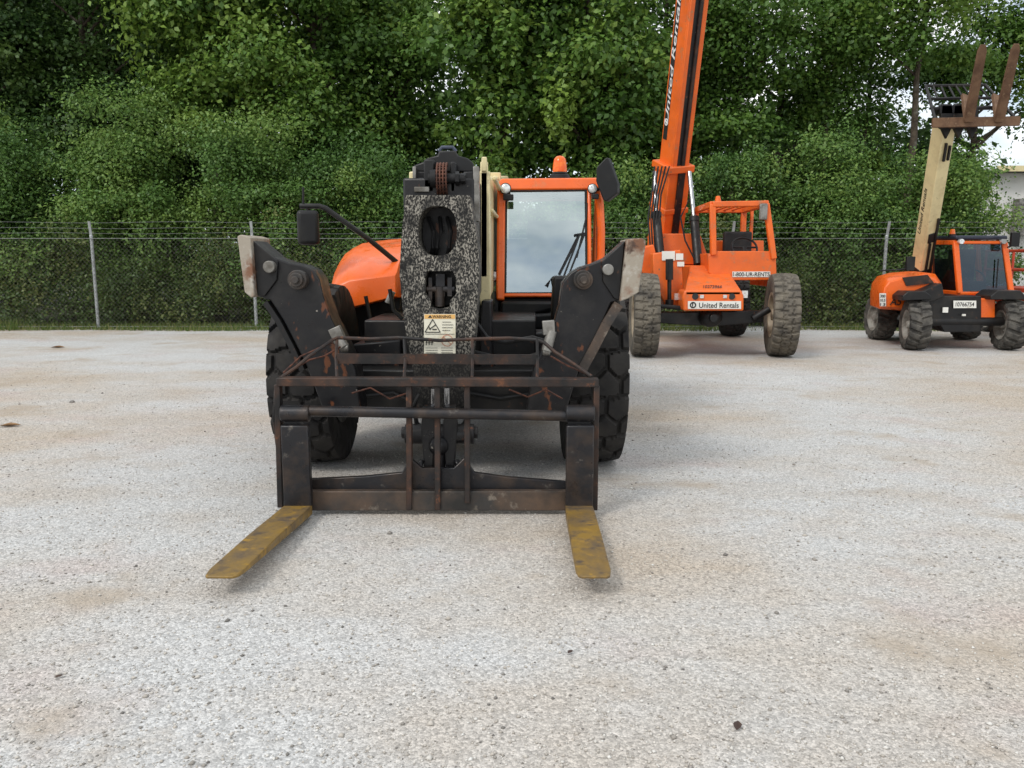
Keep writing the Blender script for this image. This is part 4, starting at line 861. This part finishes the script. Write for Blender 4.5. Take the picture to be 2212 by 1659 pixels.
for (xa, ya, xb, yb) in ((2092, 262, 2124, 97), (2158, 262, 2196, 95)):
    mb = MB(); a, b = P(xa, ya, 11.7), P(xb, yb, 11.1); t = (b-a).normalized(); sd = Vector((1, 0, 0)); nn = t.cross(sd)
    mb.loft([[a-sd*.065-nn*.03, a+sd*.065-nn*.03, a+sd*.065+nn*.03, a-sd*.065+nn*.03], [a.lerp(b, .92)-sd*.06-nn*.015, a.lerp(b, .92)+sd*.06-nn*.015, a.lerp(b, .92)+sd*.06+nn*.015, a.lerp(b, .92)-sd*.06+nn*.015], [b-sd*.035-nn*.008, b+sd*.035-nn*.008, b+sd*.035+nn*.008, b-sd*.035+nn*.008]])
    mb.bar(a+Vector((0, .02, .02)), P(xa-8, ya-55, 12.1), .1, .05); mb.build('fork', M['forkrust'], cr, .004)
# ============================================================ FAR RIGHT
T4 = thing('scissor_lift', (9.75, 14.9, 0), 'red scissor lift partly cut off by the right edge of the photo', 'scissor lift')
mb = MB(); mb.box((9.75, 14.9, .36), (1.1, 1.6, .26)); mb.build('base', M['red'], T4, .02)
for sx2 in (-1, 1):
    for k in range(2):
        for fl_ in (-1, 1):
            mb = MB(); mb.bar((9.75+sx2*(.45-.06*(fl_ > 0)), 14.9-fl_*.65, .52+k*.12), (9.75+sx2*(.45-.06*(fl_ > 0)), 14.9+fl_*.65, .62+k*.12), .05, .06, (1, 0, 0)); mb.build('scissor_arm', M['red'], T4)
mb = MB(); mb.box((9.75, 14.9, .84), (1.1, 1.7, .08)); mb.build('platform', M['red'], T4, .01)
mb = MB()
for x in (9.22, 9.75, 10.28):
    for y in (14.08, 15.72): mb.tube([(x, y, .86), (x, y, 1.55)], .025, 8)
for z in (1.2, 1.55): mb.tube([(9.22, 14.08, z), (10.28, 14.08, z), (10.28, 15.72, z), (9.22, 15.72, z), (9.22, 14.08, z)], .025, 8)
for x in (9.35, 9.48, 9.61): mb.tube([(x, 14.08, .86), (x, 14.08, 1.2)], .015, 6)
mb.build('guard_rail', M['red'], T4)
for (x, y) in ((9.25, 14.3), (10.25, 14.3), (9.25, 15.5), (10.25, 15.5)): wheel(T4, (x, y, .2), .2, .14, .11, pat_bar, 20, .008, M['tyre'], M['rim_grey'], 0, 60, 10)
BL = thing('white_building', (20.8, 32, 0), 'pale building with grey sloping roof beyond the trees at the right edge', 'building')
w0 = P(2150, 400, 30).x
mb = MB(); mb.prism([(w0, 30, 0), (w0+10, 30, 0), (w0+10, 30, 4.5), (w0, 30, 4.5)], (0, 8, 0)); mb.build('wall', M['wallpaint'], BL)
mb = MB(); mb.prism([(w0-.3, 29.5, 4.51), (w0-.3, 38.5, 4.51), (w0-.3, 34, 5.1)], (11, 0, 0)); mb.build('roof', M['rooftile'], BL)
mb = MB(); mb.bar((w0-.32, 29.45, 4.6), (w0+10.5, 29.45, 4.6), .2, .06); mb.build('fascia', M['cream'], BL)
mb = MB(); mb.box((w0+1.0, 29.7, 2.9), (.7, .4, 1.3))
for k in range(7): mb.box((w0+1.0, 29.49, 2.4+k*.16), (.6, .03, .05))
mb.build('vent_cabinet', M['steel'], BL)
# ============================================================ LITTER
def litter(px_, py_, s_, mat, label, a):
    p = G(px_, py_); mb = MB(); rot = Matrix.Rotation(a, 3, 'Z'); out = [(-1, 0), (-.6, .35), (-.1, .5), (.4, .34), (1, .05), (.45, -.3), (0, -.5), (-.55, -.38)]
    cv = mb.bm.verts.new(p+Vector((0, 0, .006))); vs = [mb.bm.verts.new(p+rot @ Vector((x*s_, y*s_, .008+abs(y)*s_*.5*(1+.3*x)))) for x, y in out]
    for i in range(8): mb.bm.faces.new((cv, vs[i], vs[(i+1) % 8]))
    tag(mb.build('dry_leaf', mat, None), label, 'leaf')
litter(1593, 1573, .026, M['dryd'], 'dark curled dead leaf on the gravel at lower right', 1.2)
litter(22, 922, .085, M['dry'], 'brown dry leaf on the gravel at the left edge', .2)
litter(125, 752, .11, M['dry'], 'orange brown dry leaf near the foot of the fence at left', .1)
litter(128, 1466, .014, M['dryd'], 'small dark dead leaf on the gravel at lower left', .5)
litter(1232, 1413, .016, M['dryd'], 'small dark dead leaf on the gravel below the right fork', .9)
def rock(px_, py_, s_, label):
    p = G(px_, py_); mb = MB(); bmesh.ops.create_icosphere(mb.bm, subdivisions=2, radius=s_, matrix=Matrix.Translation(p+Vector((0, 0, s_*.3))) @ Matrix.Diagonal((1.2, .9, .7, 1)))
    for v in mb.bm.verts: v.co += Vector((random.uniform(-1, 1), random.uniform(-1, 1), random.uniform(-1, 1)))*s_*.12
    tag(mb.build('stone', M['stone'], None, smooth=False), label, 'stone')
rock(156, 870, .022, 'dark stone alone on the gravel left of the nearest machine')
# ============================================================ LIGHT, SKY, CAMERA
sd = Vector((-.55, -.60, .80)).normalized()
el = math.asin(sd.z); az = math.atan2(sd.x, sd.y)
w = bpy.data.worlds.new("World"); scene.world = w; w.use_nodes = True
n = w.node_tree.nodes; l = w.node_tree.links; bg = n['Background']
sk = n.new('ShaderNodeTexSky'); sk.sky_type = 'NISHITA'; sk.sun_disc = False; sk.sun_elevation = el; sk.sun_rotation = az
tc = n.new('ShaderNodeTexCoord')
no = noise(n, l, tc, 2.6, 5, .6, out='Generated', stretch=(1, 1, 2.4)); no2 = noise(n, l, tc, 5, 4, .6, out='Generated', stretch=(1, 1, 2.2))
fac = mrange(n, l, no.outputs['Fac'], .28, .48)
cc_ = mixc(n, l, mrange(n, l, no2.outputs['Fac'], .36, .66), (5.8, 6.4, 6.9), (11.0, 11.0, 10.9))
l.new(mixc(n, l, fac, sk.outputs[0], cc_), bg.inputs['Color']); bg.inputs['Strength'].default_value = .143
sl = bpy.data.lights.new('sun', 'SUN'); sl.energy = 1.6; sl.angle = R(16); sl.color = (1, .96, .90)
so = bpy.data.objects.new('sun', sl); col.objects.link(so); so.rotation_euler = sd.to_track_quat('Z', 'Y').to_euler()
cam = bpy.data.cameras.new('camera'); cam.sensor_width = 36; cam.lens = 36*F/2212; cam.clip_end = 2000; cam.clip_start = .05
co = bpy.data.objects.new('camera', cam); col.objects.link(co); co.location = (0, 0, H); co.rotation_euler = (R(90)-TH, 0, 0)
scene.camera = co
scene.view_settings.view_transform = 'Standard'; scene.view_settings.look = 'None'; scene.view_settings.exposure = 0
